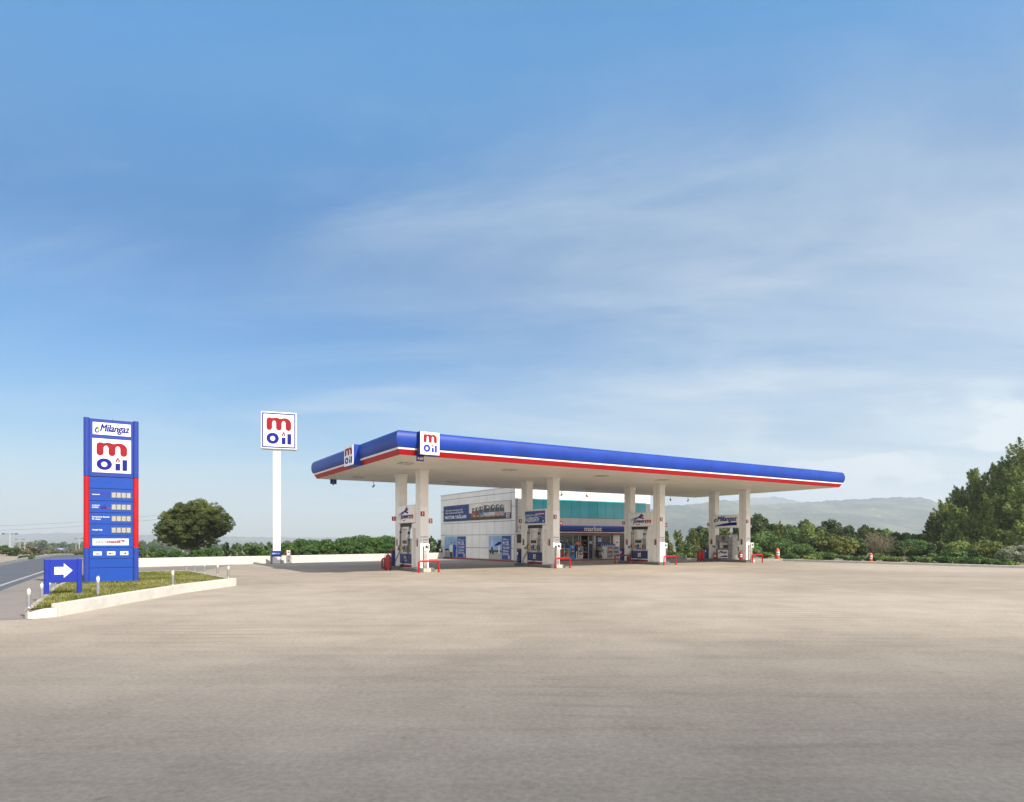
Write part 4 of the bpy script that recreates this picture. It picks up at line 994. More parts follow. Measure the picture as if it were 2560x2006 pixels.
# ------------------------------------------------------------------ grass island with kerb
ZI = .20
def ig(u, v, z=ZI): return at(u, v, z)
A_ = at(57, 1548); A_ = Vector((A_.x, A_.y, 0)); Bn = at(139, 1541.5); Bm = at(334, 1504.6); Dd = at(585, 1464.5); Ee = ig(464, 1426); Ff = ig(345, 1429); Gg = ig(210, 1436); Hh = ig(140, 1466)
Ll = ig(76, 1521)
outline = [Vector((p.x, p.y, 0)) for p in (A_, Bn, Bm, at(460, 1482), Dd, Ee, Ff, Gg, Hh, ig(100, 1490), Ll)]
kpts = [Bn, Bm, at(460, 1482), Dd]
kpts = [Vector((p.x, p.y, 0)) for p in kpts]
kerb_line('island_kerb', kpts + [], .16, .24, concw); bpy.data.objects['island_kerb']['kind'] = 'structure'
o2 = kerb_line('island_kerb', [Vector((A_.x + .04, A_.y + .03, 0)), kpts[0] + (A_ - kpts[0]).normalized() * .003], .16, .17, concw); o2['kind'] = 'structure'
o2 = kerb_line('island_kerb', [kpts[-1] + Vector((-.06, .05, 0)), Vector((Ee.x, Ee.y, 0)), Vector((Ff.x, Ff.y, 0)), Vector((Gg.x, Gg.y, 0)), Vector((Hh.x, Hh.y, 0)), Vector((Hh.x + (Ll.x - Hh.x) * .93, Hh.y + (Ll.y - Hh.y) * .93, 0))], .10, .205, concb); o2['kind'] = 'structure'
so = [at(-900, 1554), at(-60, 1554), A_ + Vector((.06, -.02, 0)), ig(78, 1522), ig(100, 1491), ig(142, 1467), ig(212, 1437), ig(345, 1430), ig(452, 1426.5)]
e_ = [rp(70, -2.2), rp(70, .1), rp(20, .1), rp(-8, .1)]
sheet('shoulder', [(p.x, p.y) for p in so] + [(W0.x + 4.2, W0.y + 3.9), (W0.x + 1, W0.y - .4)] + [(p[0], p[1]) for p in e_[1:]] + [(-60, 12.5)], .004, shoulder_m)
soil_m = ground_mat('island_soil', (.24, .23, .09), (.13, .15, .045), tracks=False)
isl = MB(); poly = outline; n = len(poly); tri = tessellate_polygon([[Vector((p.x, p.y, 0)) for p in poly]]); fs = []
for t3 in tri:
    a, b_, c = [poly[i] for i in t3]; fs.append(tuple(t3) if (b_ - a).cross(c - a).z > 0 else tuple(t3)[::-1])
isl.add([(p.x, p.y, ZI - .03) for p in poly], fs, soil_m); tag(isl.build('island_ground'), kind='structure')
def inpoly(x, y, P_):
    c = False; j = len(P_) - 1
    for i in range(len(P_)):
        if (P_[i].y > y) != (P_[j].y > y) and x < (P_[j].x - P_[i].x) * (y - P_[i].y) / (P_[j].y - P_[i].y) + P_[i].x: c = not c
        j = i
    return c
def rnd_mat(name, cols, rough=.7, trans=.25, nscale=1.2):
    m = bpy.data.materials.new(name); m.use_nodes = True; t = m.node_tree; b = t.nodes['Principled BSDF']
    g = t.nodes.new('ShaderNodeNewGeometry'); co = t.nodes.new('ShaderNodeTexCoord').outputs['Object']
    r = g.outputs['Random Per Island']; nz = maprange(noise(co, nscale, 3, .5, 0, t), .35, .65, tree=t)
    f = M_('ADD', M_('MULTIPLY', r, .6, tree=t), M_('MULTIPLY', nz, .4, tree=t), tree=t)
    rp_ = t.nodes.new('ShaderNodeValToRGB'); t.links.new(f, rp_.inputs[0]); e = rp_.color_ramp.elements
    e[0].position = .15; e[0].color = cols[0] + (1,); e[1].position = .9; e[1].color = cols[-1] + (1,)
    for i, c in enumerate(cols[1:-1]): q = e.new(.15 + .75 * (i + 1) / (len(cols) - 1)); q.color = c + (1,)
    t.links.new(rp_.outputs[0], b.inputs['Base Color']); b.inputs['Roughness'].default_value = rough; b.inputs['Specular IOR Level'].default_value = .25
    if trans:
        tr = t.nodes.new('ShaderNodeBsdfTranslucent'); t.links.new(rp_.outputs[0], tr.inputs[0]); ms = t.nodes.new('ShaderNodeMixShader'); ms.inputs[0].default_value = trans
        t.links.new(b.outputs[0], ms.inputs[1]); t.links.new(tr.outputs[0], ms.inputs[2]); t.links.new(ms.outputs[0], t.nodes['Material Output'].inputs[0])
    return m
def mesh_np(name, V, n_per, m, parent=None, smooth=False):
    """V: (N*n_per,3) vertices, every n_per of them one face"""
    me = bpy.data.meshes.new(name); nv = len(V); nf = nv // n_per
    me.vertices.add(nv); me.vertices.foreach_set('co', V.astype(np.float32).ravel()); me.loops.add(nv); me.loops.foreach_set('vertex_index', np.arange(nv, dtype=np.int32))
    me.polygons.add(nf); me.polygons.foreach_set('loop_start', np.arange(0, nv, n_per, dtype=np.int32)); me.polygons.foreach_set('loop_total', np.full(nf, n_per, dtype=np.int32))
    me.materials.append(m); me.update(calc_edges=True); me.validate()
    o = bpy.data.objects.new(name, me); COL.objects.link(o)
    if parent: o.parent = parent
    return o
grass_m = rnd_mat('grass_blades', [(.10, .13, .025), (.22, .23, .06), (.40, .37, .16)], .8, .3, .8)
rs = np.random.RandomState(7)
pts = []
minx, maxx = min(p.x for p in poly), max(p.x for p in poly); miny, maxy = min(p.y for p in poly), max(p.y for p in poly)
Pin = [p for p in poly]
cen = sum(Pin, Vector()) / len(Pin); Ps = [cen + (p - cen) * .975 for p in Pin]
while len(pts) < 42000:
    x = rs.uniform(minx, maxx); y = miny + (maxy - miny) * rs.rand() ** 1.3
    if inpoly(x, y, Ps) and (math.sin(x * 2.1 + math.sin(y * 1.7) * 2) * math.sin(y * 2.3 + x) > -.30 or rs.rand() < .45): pts.append((x, y))
pts = np.array(pts); nb = len(pts); ang = rs.rand(nb) * 6.283; hgt = .025 + .055 * rs.rand(nb) ** 2; wd = .006 + .006 * rs.rand(nb)
dx, dy = np.cos(ang), np.sin(ang); ln = .06 * rs.randn(nb)
base = np.stack([pts[:, 0], pts[:, 1], np.full(nb, ZI - .03)], 1)
V = np.empty((nb, 3, 3)); V[:, 0] = base - np.stack([dx * wd, dy * wd, 0 * dx], 1); V[:, 1] = base + np.stack([dx * wd, dy * wd, 0 * dx], 1)
V[:, 2] = base + np.stack([dy * ln, -dx * ln, hgt], 1)
tag(mesh_np('grass', V.reshape(-1, 3), 3, grass_m), 'short dry yellow green grass covering the kerbed island', 'grass', kind='stuff')

# totem
tp = at(208.5, 1458, ZI - .03)
tw = None
k = (346.5 - 1280) / F; TT = math.radians(33); td1 = Vector((math.cos(TT), math.sin(TT), 0)); tw = (k * tp.y - tp.x) / (td1.x - k * td1.y)
tp2 = Vector((tp.x, tp.y, ZI - .035)); thh = (1458 - 1043) * tp.y / F
o = thing('price_totem', 'tall blue price totem with m oil logo on the grass island', 'sign', tp2, TT)
fl = lambda r: r * thh            # fraction of height
ZR0, ZR1 = fl((1457 - 1369) / 414), fl((1457 - 1190) / 414)     # red side posts
sp_ = tw * .105
def pillar(x0, x1, z0, z1, m_, nm, dpt=.30):
    m = MB(); c = (x0 + x1) / 2; r = (x1 - x0) / 2
    n = 10; pr_ = [(c - r * math.cos(math.pi * i / n), -.03 - .05 * math.sin(math.pi * i / n)) for i in range(n + 1)]
    v = [(a, b_, z0) for a, b_ in pr_] + [(x1, dpt, z0), (x0, dpt, z0)]; v += [(a, b_, z1) for a, b_, _ in v]; q = len(v) // 2
    m.add(v, [(i, i + 1, q + i + 1, q + i) for i in range(q - 1)] + [(q - 1, 0, q, 2 * q - 1), tuple(range(q))[::-1], tuple(range(q, 2 * q))], m_); return m.build(nm, o)
for x0 in (0, tw - sp_):
    pillar(x0, x0 + sp_, 0, ZR0 - .01, tblue2, 'base_post'); pillar(x0, x0 + sp_, ZR0, ZR1, red, 'red_post'); pillar(x0, x0 + sp_, ZR1 + .012, thh, tblue2, 'head_post')
    MB().box(x0 + .01, x0 + sp_ - .01, -.03, .2, ZR0 - .012, ZR0 + .012, white).build('joint_ring', o)
MB().box(sp_ * .6, tw - sp_ * .6, -.0, .28, 0, thh - .03, navy).build('core', o)
MB().box(sp_, tw - sp_, -.028, 0, ZR1 + .01, thh - .015, tblue2).build('head_panel', o, .006)
rows = [1457, 1421, 1398, 1370, 1340, 1310, 1281, 1251, 1220, 1190.5]
rz_ = [fl((1458 - v) / 415) for v in rows]
for i in range(9):
    MB().box(sp_, tw - sp_, -.025, 0, rz_[i] + (.008 if i else 0), rz_[i + 1] - .008, tblue).build('panel', o, .004)
fx = lambda px: (px - 108) / (622 - 108) * tw      # from the enlarged crop
fz_ = lambda py: thh - (py - 92 - (0)) / (1620 - 92) * thh
def tz(x_px, y_px):                                # undo the perspective slant
    l = 92 + (x_px - 108) * (132 - 92) / 514; bb = 1622 - (x_px - 108) * (1622 - 1585) / 514 * .5
    return thh * (bb - y_px) / (bb - l)
yy = -.031
m = MB(); m.box(fx(192), fx(546), -.036, -.028, tz(192, 247), tz(192, 135), vinyl); m.build('upper_name_plate', o)
m = MB(); milangaz(m, fx(206), fx(535), tz(300, 243) + .01, tz(300, 165) + .0, -.040); m.build('upper_lettering', o)
m = MB(); m.box(fx(188), fx(548), -.036, -.028, tz(188, 596), tz(188, 284), vinyl); m.build('logo_plate', o)
m = MB(); moil(m, fx(226), fx(512), tz(226, 575), tz(226, 312), -.040); m.build('emblem', o)
fuel = [('motorin', 800, None), ('motorin', 912, '(katkılı)'), ('kurşunsuz benzin', 1020, '95 oktan'), ('otogaz lpg', 1132, None)]
digm = mat('digit_segment', (.62, .62, .60), .5); digb = mat('digit_panel', (.15, .15, .145), .5)
for i, (s1, yc, s2) in enumerate(fuel):
    zc = rz_[7 - i] * .5 + rz_[8 - i] * .5 - .0
    pan = MB().box(fx(362), fx(549), -.034, -.025, zc - .085, zc + .085, digb).build('digit_display', o)
    m = MB()
    dw = (fx(549) - fx(362)) / 4
    for d in range(4):
        x0 = fx(362) + d * dw + dw * .22; x1 = x0 + dw * .60; q = .014; hh = .062
        for zz_ in (zc - hh, zc - q / 2, zc + hh - q): m.rect(x0 + q, x1 - q, zz_, zz_ + q, -.037, digm)
        for xx in (x0, x1 - q): m.rect(xx, xx + q, zc - hh + .01, zc - .009, -.037, digm); m.rect(xx, xx + q, zc + .009, zc + hh - .01, -.037, digm)
        m.rect(x0 + q * 1.8, x1 - q * 1.8, zc - hh + q * 1.6, zc - q, -.038, grey); m.rect(x0 + q * 1.8, x1 - q * 1.8, zc + q, zc + hh - q * 1.6, -.038, grey)
    m.build('digits', pan)
    m = MB(); zt_ = zc + .02 if s2 is None else zc + .055
    if s2 is None and i == 0: m.rect(fx(176), fx(352), zc - .085, zc + .085, -.028, tblue2)
    sx_ = {0: 256, 1: 254, 2: 345, 3: 280}[i]
    m.text(s1, fx(186), fx(sx_), zt_ - .040, zt_ + .016, yy, vinyl, .015)
    if s2: m.text(s2, fx(186), fx(243 if i == 1 else 264), zt_ - .105, zt_ - .045, yy, vinyl, .015)
    if i == 1: powerm(m, fx(250), fx(345), zc - .07, zc + .06, yy)
    m.build('lettering', o)
zc = (rz_[3] + rz_[4]) / 2
m = MB(); m.box(fx(190), fx(526), -.034, -.025, zc - .10, zc + .10, mat('pale_plate', (.62, .66, .72), .4)); m.build('card_plate', o)
m = MB(); m.text('yakıt', fx(210), fx(318), zc - .055, zc + .055, -.038, dark, .0, .25, stretch=True); m.text('matik', fx(320), fx(455), zc - .032, zc + .055, -.038, logored, .03, .25, stretch=True)
m.tube([(fx(462), -.038, zc - .035), (fx(490), -.038, zc - .035), (fx(499), -.038, zc + .0), (fx(485), -.038, zc + .045), (fx(440), -.038, zc + .062)], .006, dark, 6); m.plate([(fx(455), zc + .03), (fx(480), zc + .0), (fx(488), zc + .03), (fx(465), zc + .065)], -.044, logored); m.build('yakitmatik_lettering', o)
zc = (rz_[2] + rz_[3]) / 2 
for k, (a, b_) in enumerate(((198, 274), (323, 400), (446, 522))):
    m = MB(); m.box(fx(a), fx(b_), -.034, -.025, zc - .055, zc + .055, vinyl); xm = (fx(a) + fx(b_)) / 2
    if k == 0: m.text('VISA', xm - .05, xm + .06, zc - .012, zc + .025, -.038, logoblue, .02, .3); m.rect(fx(a) + .02, fx(b_) - .02, zc - .038, zc - .025, -.038, logoblue)
    else:
        c1, c2 = (red, yellow) if k == 1 else (lgrey, red)
        m.plate(arc(xm - .03, zc, .034, 0, 340, 16, .03), -.038, c1); m.plate(arc(xm + .03, zc, .034, 0, 340, 16, .03), -.040, c2)
    m.build('card_logo', o)
MB().tube([(tw * .52, .1, thh - .03), (tw * .52, .1, thh + .04), (tw * .53, .1, thh + .05)], .008, steel2, 6).build('lifting_hook', o)

# arrow sign
pL = ig(117, 1491, ZI - .04); pR = ig(198, 1487, ZI - .04)
rz = math.atan2(pR.y - pL.y, pR.x - pL.x); wid = (pR - pL).length
u2m = pL.y / F
o = thing('arrow_sign', 'blue sign with a white right arrow on two legs beside the totem', 'sign', Vector((pL.x, pL.y, ZI - .04)), rz)
zt0, zt1 = 33 * u2m, 92 * u2m
zb0 = (1491 - 1457.5) * u2m; zb1 = (1491 - 1398.5) * u2m
ab = mat('arrow_sign_blue', (.010, .030, .33), .42, spec=.3)
MB().box(-.05, wid + .05, -.03, .05, zb0, zb1, ab).build('board', o, .01)
MB().box(-.05, .045, -.045, .06, 0, zb1 + .005, ab).build('leg', o, .012); MB().box(wid - .045, wid + .05, -.045, .06, 0, zb1 + .005, ab).build('leg', o, .012)
m = MB(); x0, x1 = wid * .22, wid * .78; zc = (zb0 + zb1) / 2; hs = .085; hb = .165; xm = x0 + (x1 - x0) * .52
m.plate([(x0, zc - hs), (xm, zc - hs), (xm, zc - hb), (x1, zc), (xm, zc + hb), (xm, zc + hs), (x0, zc + hs)], -.034, vinyl); m.build('arrow', o)
pS = ig(189, 1447)
o = thing('small_sign', 'small blue sign half hidden between the arrow sign and the totem', 'sign', Vector((pS.x, pS.y + 1.5, ZI - .05)), rz)
MB().box(-.2, .30, 0, .06, .16, .50, ab).box(-.18, -.13, 0, .05, -.1, .16, ab).box(.2, .25, 0, .05, -.1, .16, ab).build('board', o, .01)
m = MB(); m.rect(.02, .28, .38, .44, -.003, vinyl); m.rect(.02, .28, .30, .35, -.003, red); m.rect(.02, .28, .20, .26, -.003, vinyl); m.build('stripes', o)

# bollard lights
bl = [(72, 1519, 1470, 'bollard light at the front tip of the island, nearest of all'), (104.5, 1497, 1457, 'bollard light just left of the arrow sign'), (245, 1486, 1440, 'bollard light in front of the totem foot'), (432, 1463, 1425, 'bollard light alone in the middle of the long white kerb'),
      (571, 1443.7, 1414, 'bollard light at the right corner of the kerb, first of the rear row'), (544, 1436.5, 1410, 'second bollard light of the rear row counted from the right corner'), (511.5, 1432, 1407.5, 'middle bollard light of the rear row of five'),
      (487, 1428, 1406, 'fourth bollard light of the rear row counted from the right corner'), (466, 1425, 1407.5, 'fifth and farthest bollard light of the rear row, nearest the totem'),
      (124, 1479, 1455, 'bollard light seen between the legs of the arrow sign, left one'), (139, 1468, 1450, 'bollard light seen between the legs of the arrow sign, right one')]
proto = None
p = None
def bollard():
    o = thing('bollard_light', 'x', 'bollard light', (0, 0, 0), 0, 'steel bollard lights around the grass island')
    MB().lathe(0, 0, [(.042, 0), (.042, .008), (.030, .010), (.030, .215), (0, .215)], steel, 16).build('post', o)
    MB().lathe(0, 0, [(0, .215), (.026, .215), (.026, .320), (0, .320)], mat('opal_glass', (.82, .81, .76), .3), 16).build('lamp_glass', o)
    MB().lathe(0, 0, [(0, .318), (.031, .318), (.031, .330), (.02, .338), (0, .338)], steel, 16).build('cap', o)
    return o
for k, (u, vb, vt, lb) in enumerate(bl):
    p = ig(u, vb, ZI - .01) if k != 3 else ig(u, vb, .235)
    o = bollard() if k == 0 else copy_tree(proto); proto = proto or o
    o.location = p; sc_ = (vb - vt) * p.y / F / .338; o.scale = (sc_,) * 3; o['label'] = lb
# small weed
V_ = []

# ------------------------------------------------------------------ trees
def leaves(cent, nrm, size, rs, aspect=.5, jit=.6):
    n = len(cent); nrm = nrm + jit * rs.randn(n, 3); nrm /= np.linalg.norm(nrm, axis=1)[:, None] + 1e-9
    t_ = rs.randn(n, 3); t_ -= (t_ * nrm).sum(1)[:, None] * nrm; t_ /= np.linalg.norm(t_, axis=1)[:, None] + 1e-9; b_ = np.cross(nrm, t_)
    s_ = size * (.6 + .8 * rs.rand(n))[:, None]
    V = np.empty((n, 4, 3)); V[:, 0] = cent - t_ * s_; V[:, 1] = cent - b_ * s_ * aspect; V[:, 2] = cent + t_ * s_; V[:, 3] = cent + b_ * s_ * aspect
    return V.reshape(-1, 3)
def crown_round(rx, z0, z1, rs, leaf, k=26, dens=1.0, clump=.34, flat=1.0, squash=.85):
    h = (z1 - z0) / 2; zc = (z0 + z1) / 2; out = []
    cs = rs.randn(k, 3); cs /= np.linalg.norm(cs, axis=1)[:, None]; cs *= (.45 + .55 * rs.rand(k) ** .5)[:, None]
    for c in cs:
        cr = clump * (.65 + .7 * rs.rand())
        ctr = np.array([c[0] * rx * (1 - cr * .8), c[1] * rx * (1 - cr * .8), zc + c[2] * h * (1 - cr * .8)])
        R_ = np.array([rx * cr, rx * cr, max(h, rx * .5) * cr * squash])
        area = 4 * math.pi * (R_.mean() ** 2); n = int(dens * area / (leaf * leaf * 1.0)) + 20
        d = rs.randn(n, 3); d /= np.linalg.norm(d, axis=1)[:, None]; r = 1 - .45 * rs.rand(n) ** 2.0 + .10 * rs.randn(n)
        out.append(leaves(ctr + d * R_ * r[:, None], d, leaf, rs))
    return np.concatenate(out)
def crown_plume(rx, z0, z1, rs, leaf, k=22, dens=1.0, fat=1.0):
    """feathery upswept plumes, wider below"""
    out = []; Hh_ = z1 - z0
    for i in range(k):
        f = (i + rs.rand()) / k; zb_ = z0 + Hh_ * (f * .86); a = rs.rand() * 6.283; rr = rx * ((1 - f) ** .65 + .06) * (.25 + .75 * rs.rand())
        L_ = Hh_ * (.14 + .12 * rs.rand()) * (1.15 - .35 * f); d = np.array([math.cos(a) * (.75 - .45 * f), math.sin(a) * (.75 - .45 * f), .8]); d /= np.linalg.norm(d)
        st_ = np.array([math.cos(a) * rr * .6, math.sin(a) * rr * .6, zb_]); wd_ = max(.16 * Hh_ * (1.1 - f) * .8, leaf * 2, (fat - 1) * .10 * Hh_) * fat
        n = int(dens * L_ * wd_ * 3.2 / (leaf * leaf)) + 30
        t_ = rs.rand(n) ** .8; cen_ = st_ + d * (t_ * L_ * 1.25)[:, None]; off = rs.randn(n, 3) * (wd_ * .42 * (1 - t_) ** .7)[:, None]
        nn = off + d * .2; nn /= np.linalg.norm(nn, axis=1)[:, None] + 1e-9
        out.append(leaves(cen_ + off, nn, leaf, rs, .4, .5))
    return np.concatenate(out)
twig_m = mat('dry_twigs', (.20, .18, .115), .9)
def trunk(o, r, h, rs, spread=.5, limbs=5, top=.6):
    m = MB(); m.tube([(0, 0, -.3), (.02 * h, 0, h * .25), (0, .02 * h, h * top)], r, wood_dark, 8, True, r * .45)
    for k in range(limbs):
        a = k * 2.4 + rs.rand(); z = h * top * (.35 + .5 * rs.rand()); s_ = spread * (.6 + .5 * rs.rand())
        m.tube([(0, 0, z), (math.cos(a) * s_ * .5, math.sin(a) * s_ * .5, z + h * .09), (math.cos(a) * s_, math.sin(a) * s_, z + h * .18)], r * .45, wood_dark, 6, True, r * .12)
    return m.build('trunk', o)
G_dark = rnd_mat('foliage_dark', [(0.033, 0.060, 0.025), (0.070, 0.111, 0.036), (0.131, 0.172, 0.056)], .7, .2, .8)
G_mid = rnd_mat('foliage_mid', [(0.041, 0.094, 0.026), (0.094, 0.176, 0.047), (0.186, 0.278, 0.084)], .7, .25, .8)
G_light = rnd_mat('foliage_light', [(0.086, 0.145, 0.034), (0.171, 0.239, 0.059), (0.325, 0.375, 0.111)], .7, .3, .8)
G_yel = rnd_mat('foliage_yellow', [(.08, .115, .028), (.18, .21, .055), (.33, .34, .11)], .7, .3, .8)
G_pine = rnd_mat('foliage_pine', [(.038, .058, .018), (.10, .132, .034), (.215, .235, .068)], .75, .25, .6)
G_grey = rnd_mat('foliage_grey', [(0.155, 0.202, 0.124), (0.279, 0.326, 0.217), (0.434, 0.465, 0.341)], .75, .25, .8)
G_dry = rnd_mat('foliage_dry', [(0.124, 0.101, 0.054), (0.264, 0.217, 0.109), (0.403, 0.326, 0.186)], .8, .2, .8)
G_con = rnd_mat('foliage_conifer', [(.10, .155, .045), (.22, .29, .08), (.38, .43, .14)], .7, .5, .5)
G_scrub = rnd_mat('foliage_scrub', [(.07, .075, .045), (.14, .13, .085), (.22, .19, .13)], .8, .2, .4)
G_left = rnd_mat('foliage_hedge', [(0.028, 0.071, 0.019), (0.062, 0.132, 0.031), (0.132, 0.209, 0.054)], .7, .25, .6)
cnt = 0
def tree(u, vt, wpx, Y, kind, g, label, cat='tree', name='tree', leaf=None, k=26, base=None, group=None, dens=.75, wide=1.0):
    global cnt; cnt += 1; rs = np.random.RandomState(100 + cnt)
    x = (u - 1280) / F * Y; zb = terrain(x, Y) if base is None else base; zt_ = zat(vt, Y); h = zt_ - zb; r = wpx * Y / F / 2
    leaf = leaf or .0016 * Y
    o = thing(name, label, cat, (x, Y, zb), rs.rand() * 6.28, group)
    if kind == 'round': V = crown_round(r, -h * .04, h, rs, leaf, k, dens)
    elif kind == 'tuft': V = crown_round(r, -h * .05, h, rs, leaf, int(k * 1.9), dens, .22)
    elif kind == 'plume': V = crown_plume(r, h * .04, h, rs, leaf, k, dens, 1.5 if k > 100 else 1.0)
    elif kind == 'twigs':
        m = MB()
        for q in range(90):
            a = rs.rand() * 6.283; sp_t = r * (.15 + .95 * rs.rand()); hh = h * (.55 + .5 * rs.rand()); p0_ = (math.cos(a) * r * .12, math.sin(a) * r * .12, 0)
            p1_ = (math.cos(a) * sp_t * .45, math.sin(a) * sp_t * .45, hh * .45); p2_ = (math.cos(a + .3 * rs.randn()) * sp_t, math.sin(a + .3 * rs.randn()) * sp_t, hh)
            m.tube([p0_, p1_, p2_], .035, twig_m, 5, False, .008)
            for w_ in range(3):
                t_ = .4 + .5 * rs.rand(); b0_ = tuple(p1_[i] + (p2_[i] - p1_[i]) * t_ for i in range(3)); m.tube([b0_, (b0_[0] + .25 * rs.randn(), b0_[1] + .25 * rs.randn(), b0_[2] + .12 + .25 * rs.rand())], .014, twig_m, 4, False, .006)
        m.build('branches', o); V = crown_round(r * .8, 0, h * .45, rs, leaf, 14, .3, .3)
    mesh_np('crown', V, 4, g, o); trunk(o, max(.04, .03 * h), h, rs, r * .5, 4 if kind != 'plume' else 2, .62)
    return o
ords = ['first', 'second', 'third', 'fourth', 'fifth', 'sixth', 'seventh', 'eighth', 'ninth', 'tenth', 'eleventh', 'twelfth', 'thirteenth', 'fourteenth', 'fifteenth', 'sixteenth', 'seventeenth', 'eighteenth', 'nineteenth', 'twentieth', 'twenty-first', 'twenty-second', 'twenty-third', 'twenty-fourth']
# umbrella pine
rs = np.random.RandomState(55)
Yp = 46; xp_ = (478 - 1280) / F * Yp; o = thing('umbrella_pine', 'big domed umbrella pine standing behind the low wall left of the pole sign', 'tree', (xp_, Yp, terrain(xp_, Yp)), 0)
out = []
px2 = lambda u, v: np.array([(u - 478) * Yp / F, 0, zat(v, Yp) - terrain(xp_, Yp)])
blobs = [(436, 1302, 30), (468, 1286, 34), (497, 1278, 32), (540, 1288, 26), (556, 1310, 26), (412, 1322, 22), (440, 1330, 34), (488, 1322, 40), (526, 1322, 34), (405, 1340, 16), (392, 1326, 10), (470, 1346, 28), (452, 1280, 20), (495, 1262, 17), (538, 1272, 17), (566, 1300, 16), (388, 1334, 8), (512, 1348, 20), (545, 1338, 14), (448, 1358, 18), (474, 1362, 14), (424, 1352, 18), (500, 1360, 14), (402, 1352, 11), (567, 1322, 14), (455, 1310, 34), (515, 1300, 30), (415, 1344, 18), (438, 1350, 20), (462, 1362, 18), (490, 1362, 18), (520, 1356, 18), (536, 1345, 18), (485, 1368, 12), (398, 1346, 10)]
for (u, v, r_) in blobs:
    for dy in ((-.0,) if r_ < 22 else (-1.1, 0, 1.1)):
        c0 = px2(u, v); c0[1] = dy * (r_ / 40); R0 = r_ * Yp / F * (1 if dy == 0 else .82)
        nn_ = max(6, int(r_ / 1.1))
        dd = rs.randn(nn_, 3); dd /= np.linalg.norm(dd, axis=1)[:, None]
        for d in dd:
            cr = R0 * (.20 + .13 * rs.rand()); cc_ = c0 + d * (R0 - cr * .9) ; n = int(210 * (cr / .25) ** 2 * 1.3) + 8
            q = rs.randn(n, 3); q /= np.linalg.norm(q, axis=1)[:, None]; q[:, 2] = np.abs(q[:, 2]) * .35 + q[:, 2] * .65
            out.append(leaves(cc_ + q * cr * (1 - .35 * rs.rand(n)[:, None] ** 2), q, .045, rs, .35, .6))
mesh_np('crown', np.concatenate(out), 4, G_pine, o)
m = MB(); bz = px2(482, 1345)[2]
m.tube([(0, 0, -.2), (.06, 0, .3), (.12, 0, bz * .7), (.1, 0, bz)], .17, wood_dark, 10, True, .10)
for a_, s_ in ((-1.6, .9), (1.3, .8), (-.7, .5), (.6, 1.2), (-2.0, .6)):
    m.tube([(.1, 0, bz * .55), (.1 + a_ * .5, .2 * s_, bz * .85), (a_, .5 * (s_ - .8), bz * 1.25)], .08, wood_dark, 6, True, .03)
m.build('trunk', o)

# tree belt behind the white wall, left
left = [(318, 1362, 30, 40, 'plume'), (352, 1364, 34, 37, 'plume'), (378, 1366, 30, 38, 'plume'), (400, 1372, 40, 40, 'round'), (440, 1375, 46, 39, 'round'), (492, 1372, 44, 39, 'round'), (530, 1366, 46, 40, 'round'), (566, 1358, 34, 44, 'plume'), (590, 1360, 34, 41, 'plume'), (618, 1358, 30, 45, 'plume'), (645, 1362, 44, 42, 'round'),
        (672, 1356, 30, 47, 'plume'), (716, 1354, 52, 44, 'round'), (755, 1344, 70, 47, 'round'), (800, 1341, 74, 50, 'round'), (770, 1362, 60, 43, 'tuft'), (835, 1352, 66, 45, 'tuft'), (862, 1341, 66, 54, 'round'), (899, 1335, 72, 56, 'round'), (935, 1342, 66, 50, 'round'), (900, 1358, 70, 46, 'tuft'), (965, 1337, 70, 55, 'round'), (975, 1356, 60, 48, 'tuft'), (1005, 1338, 60, 56, 'round')]
for j, (u, vt, w, Y, kd) in enumerate(left):
    nm_ = {'plume': 'small pointed green tree', 'round': 'rounded dark green tree', 'tuft': 'low bushy green tree'}[kd]
    tree(u, vt, w * 1.15, Y, kd, G_left if kd != 'plume' else G_mid, '%s behind the white wall, %s of the belt from the left' % (nm_, ords[j]), group='green tree belt behind the low white wall', k=30, dens=.8)
for j, (u, vt, w, Y) in enumerate(((1079, 1343, 34, 50), (1098, 1352, 34, 52), (1058, 1356, 40, 48))):
    tree(u, vt, w, Y, 'plume', G_mid, ['pointed bright green tree just right of the column numbered 1, tallest', 'pointed green tree touching the far left edge of the market building', 'pointed green tree seen past the stainless post of the first island'][j], k=26)
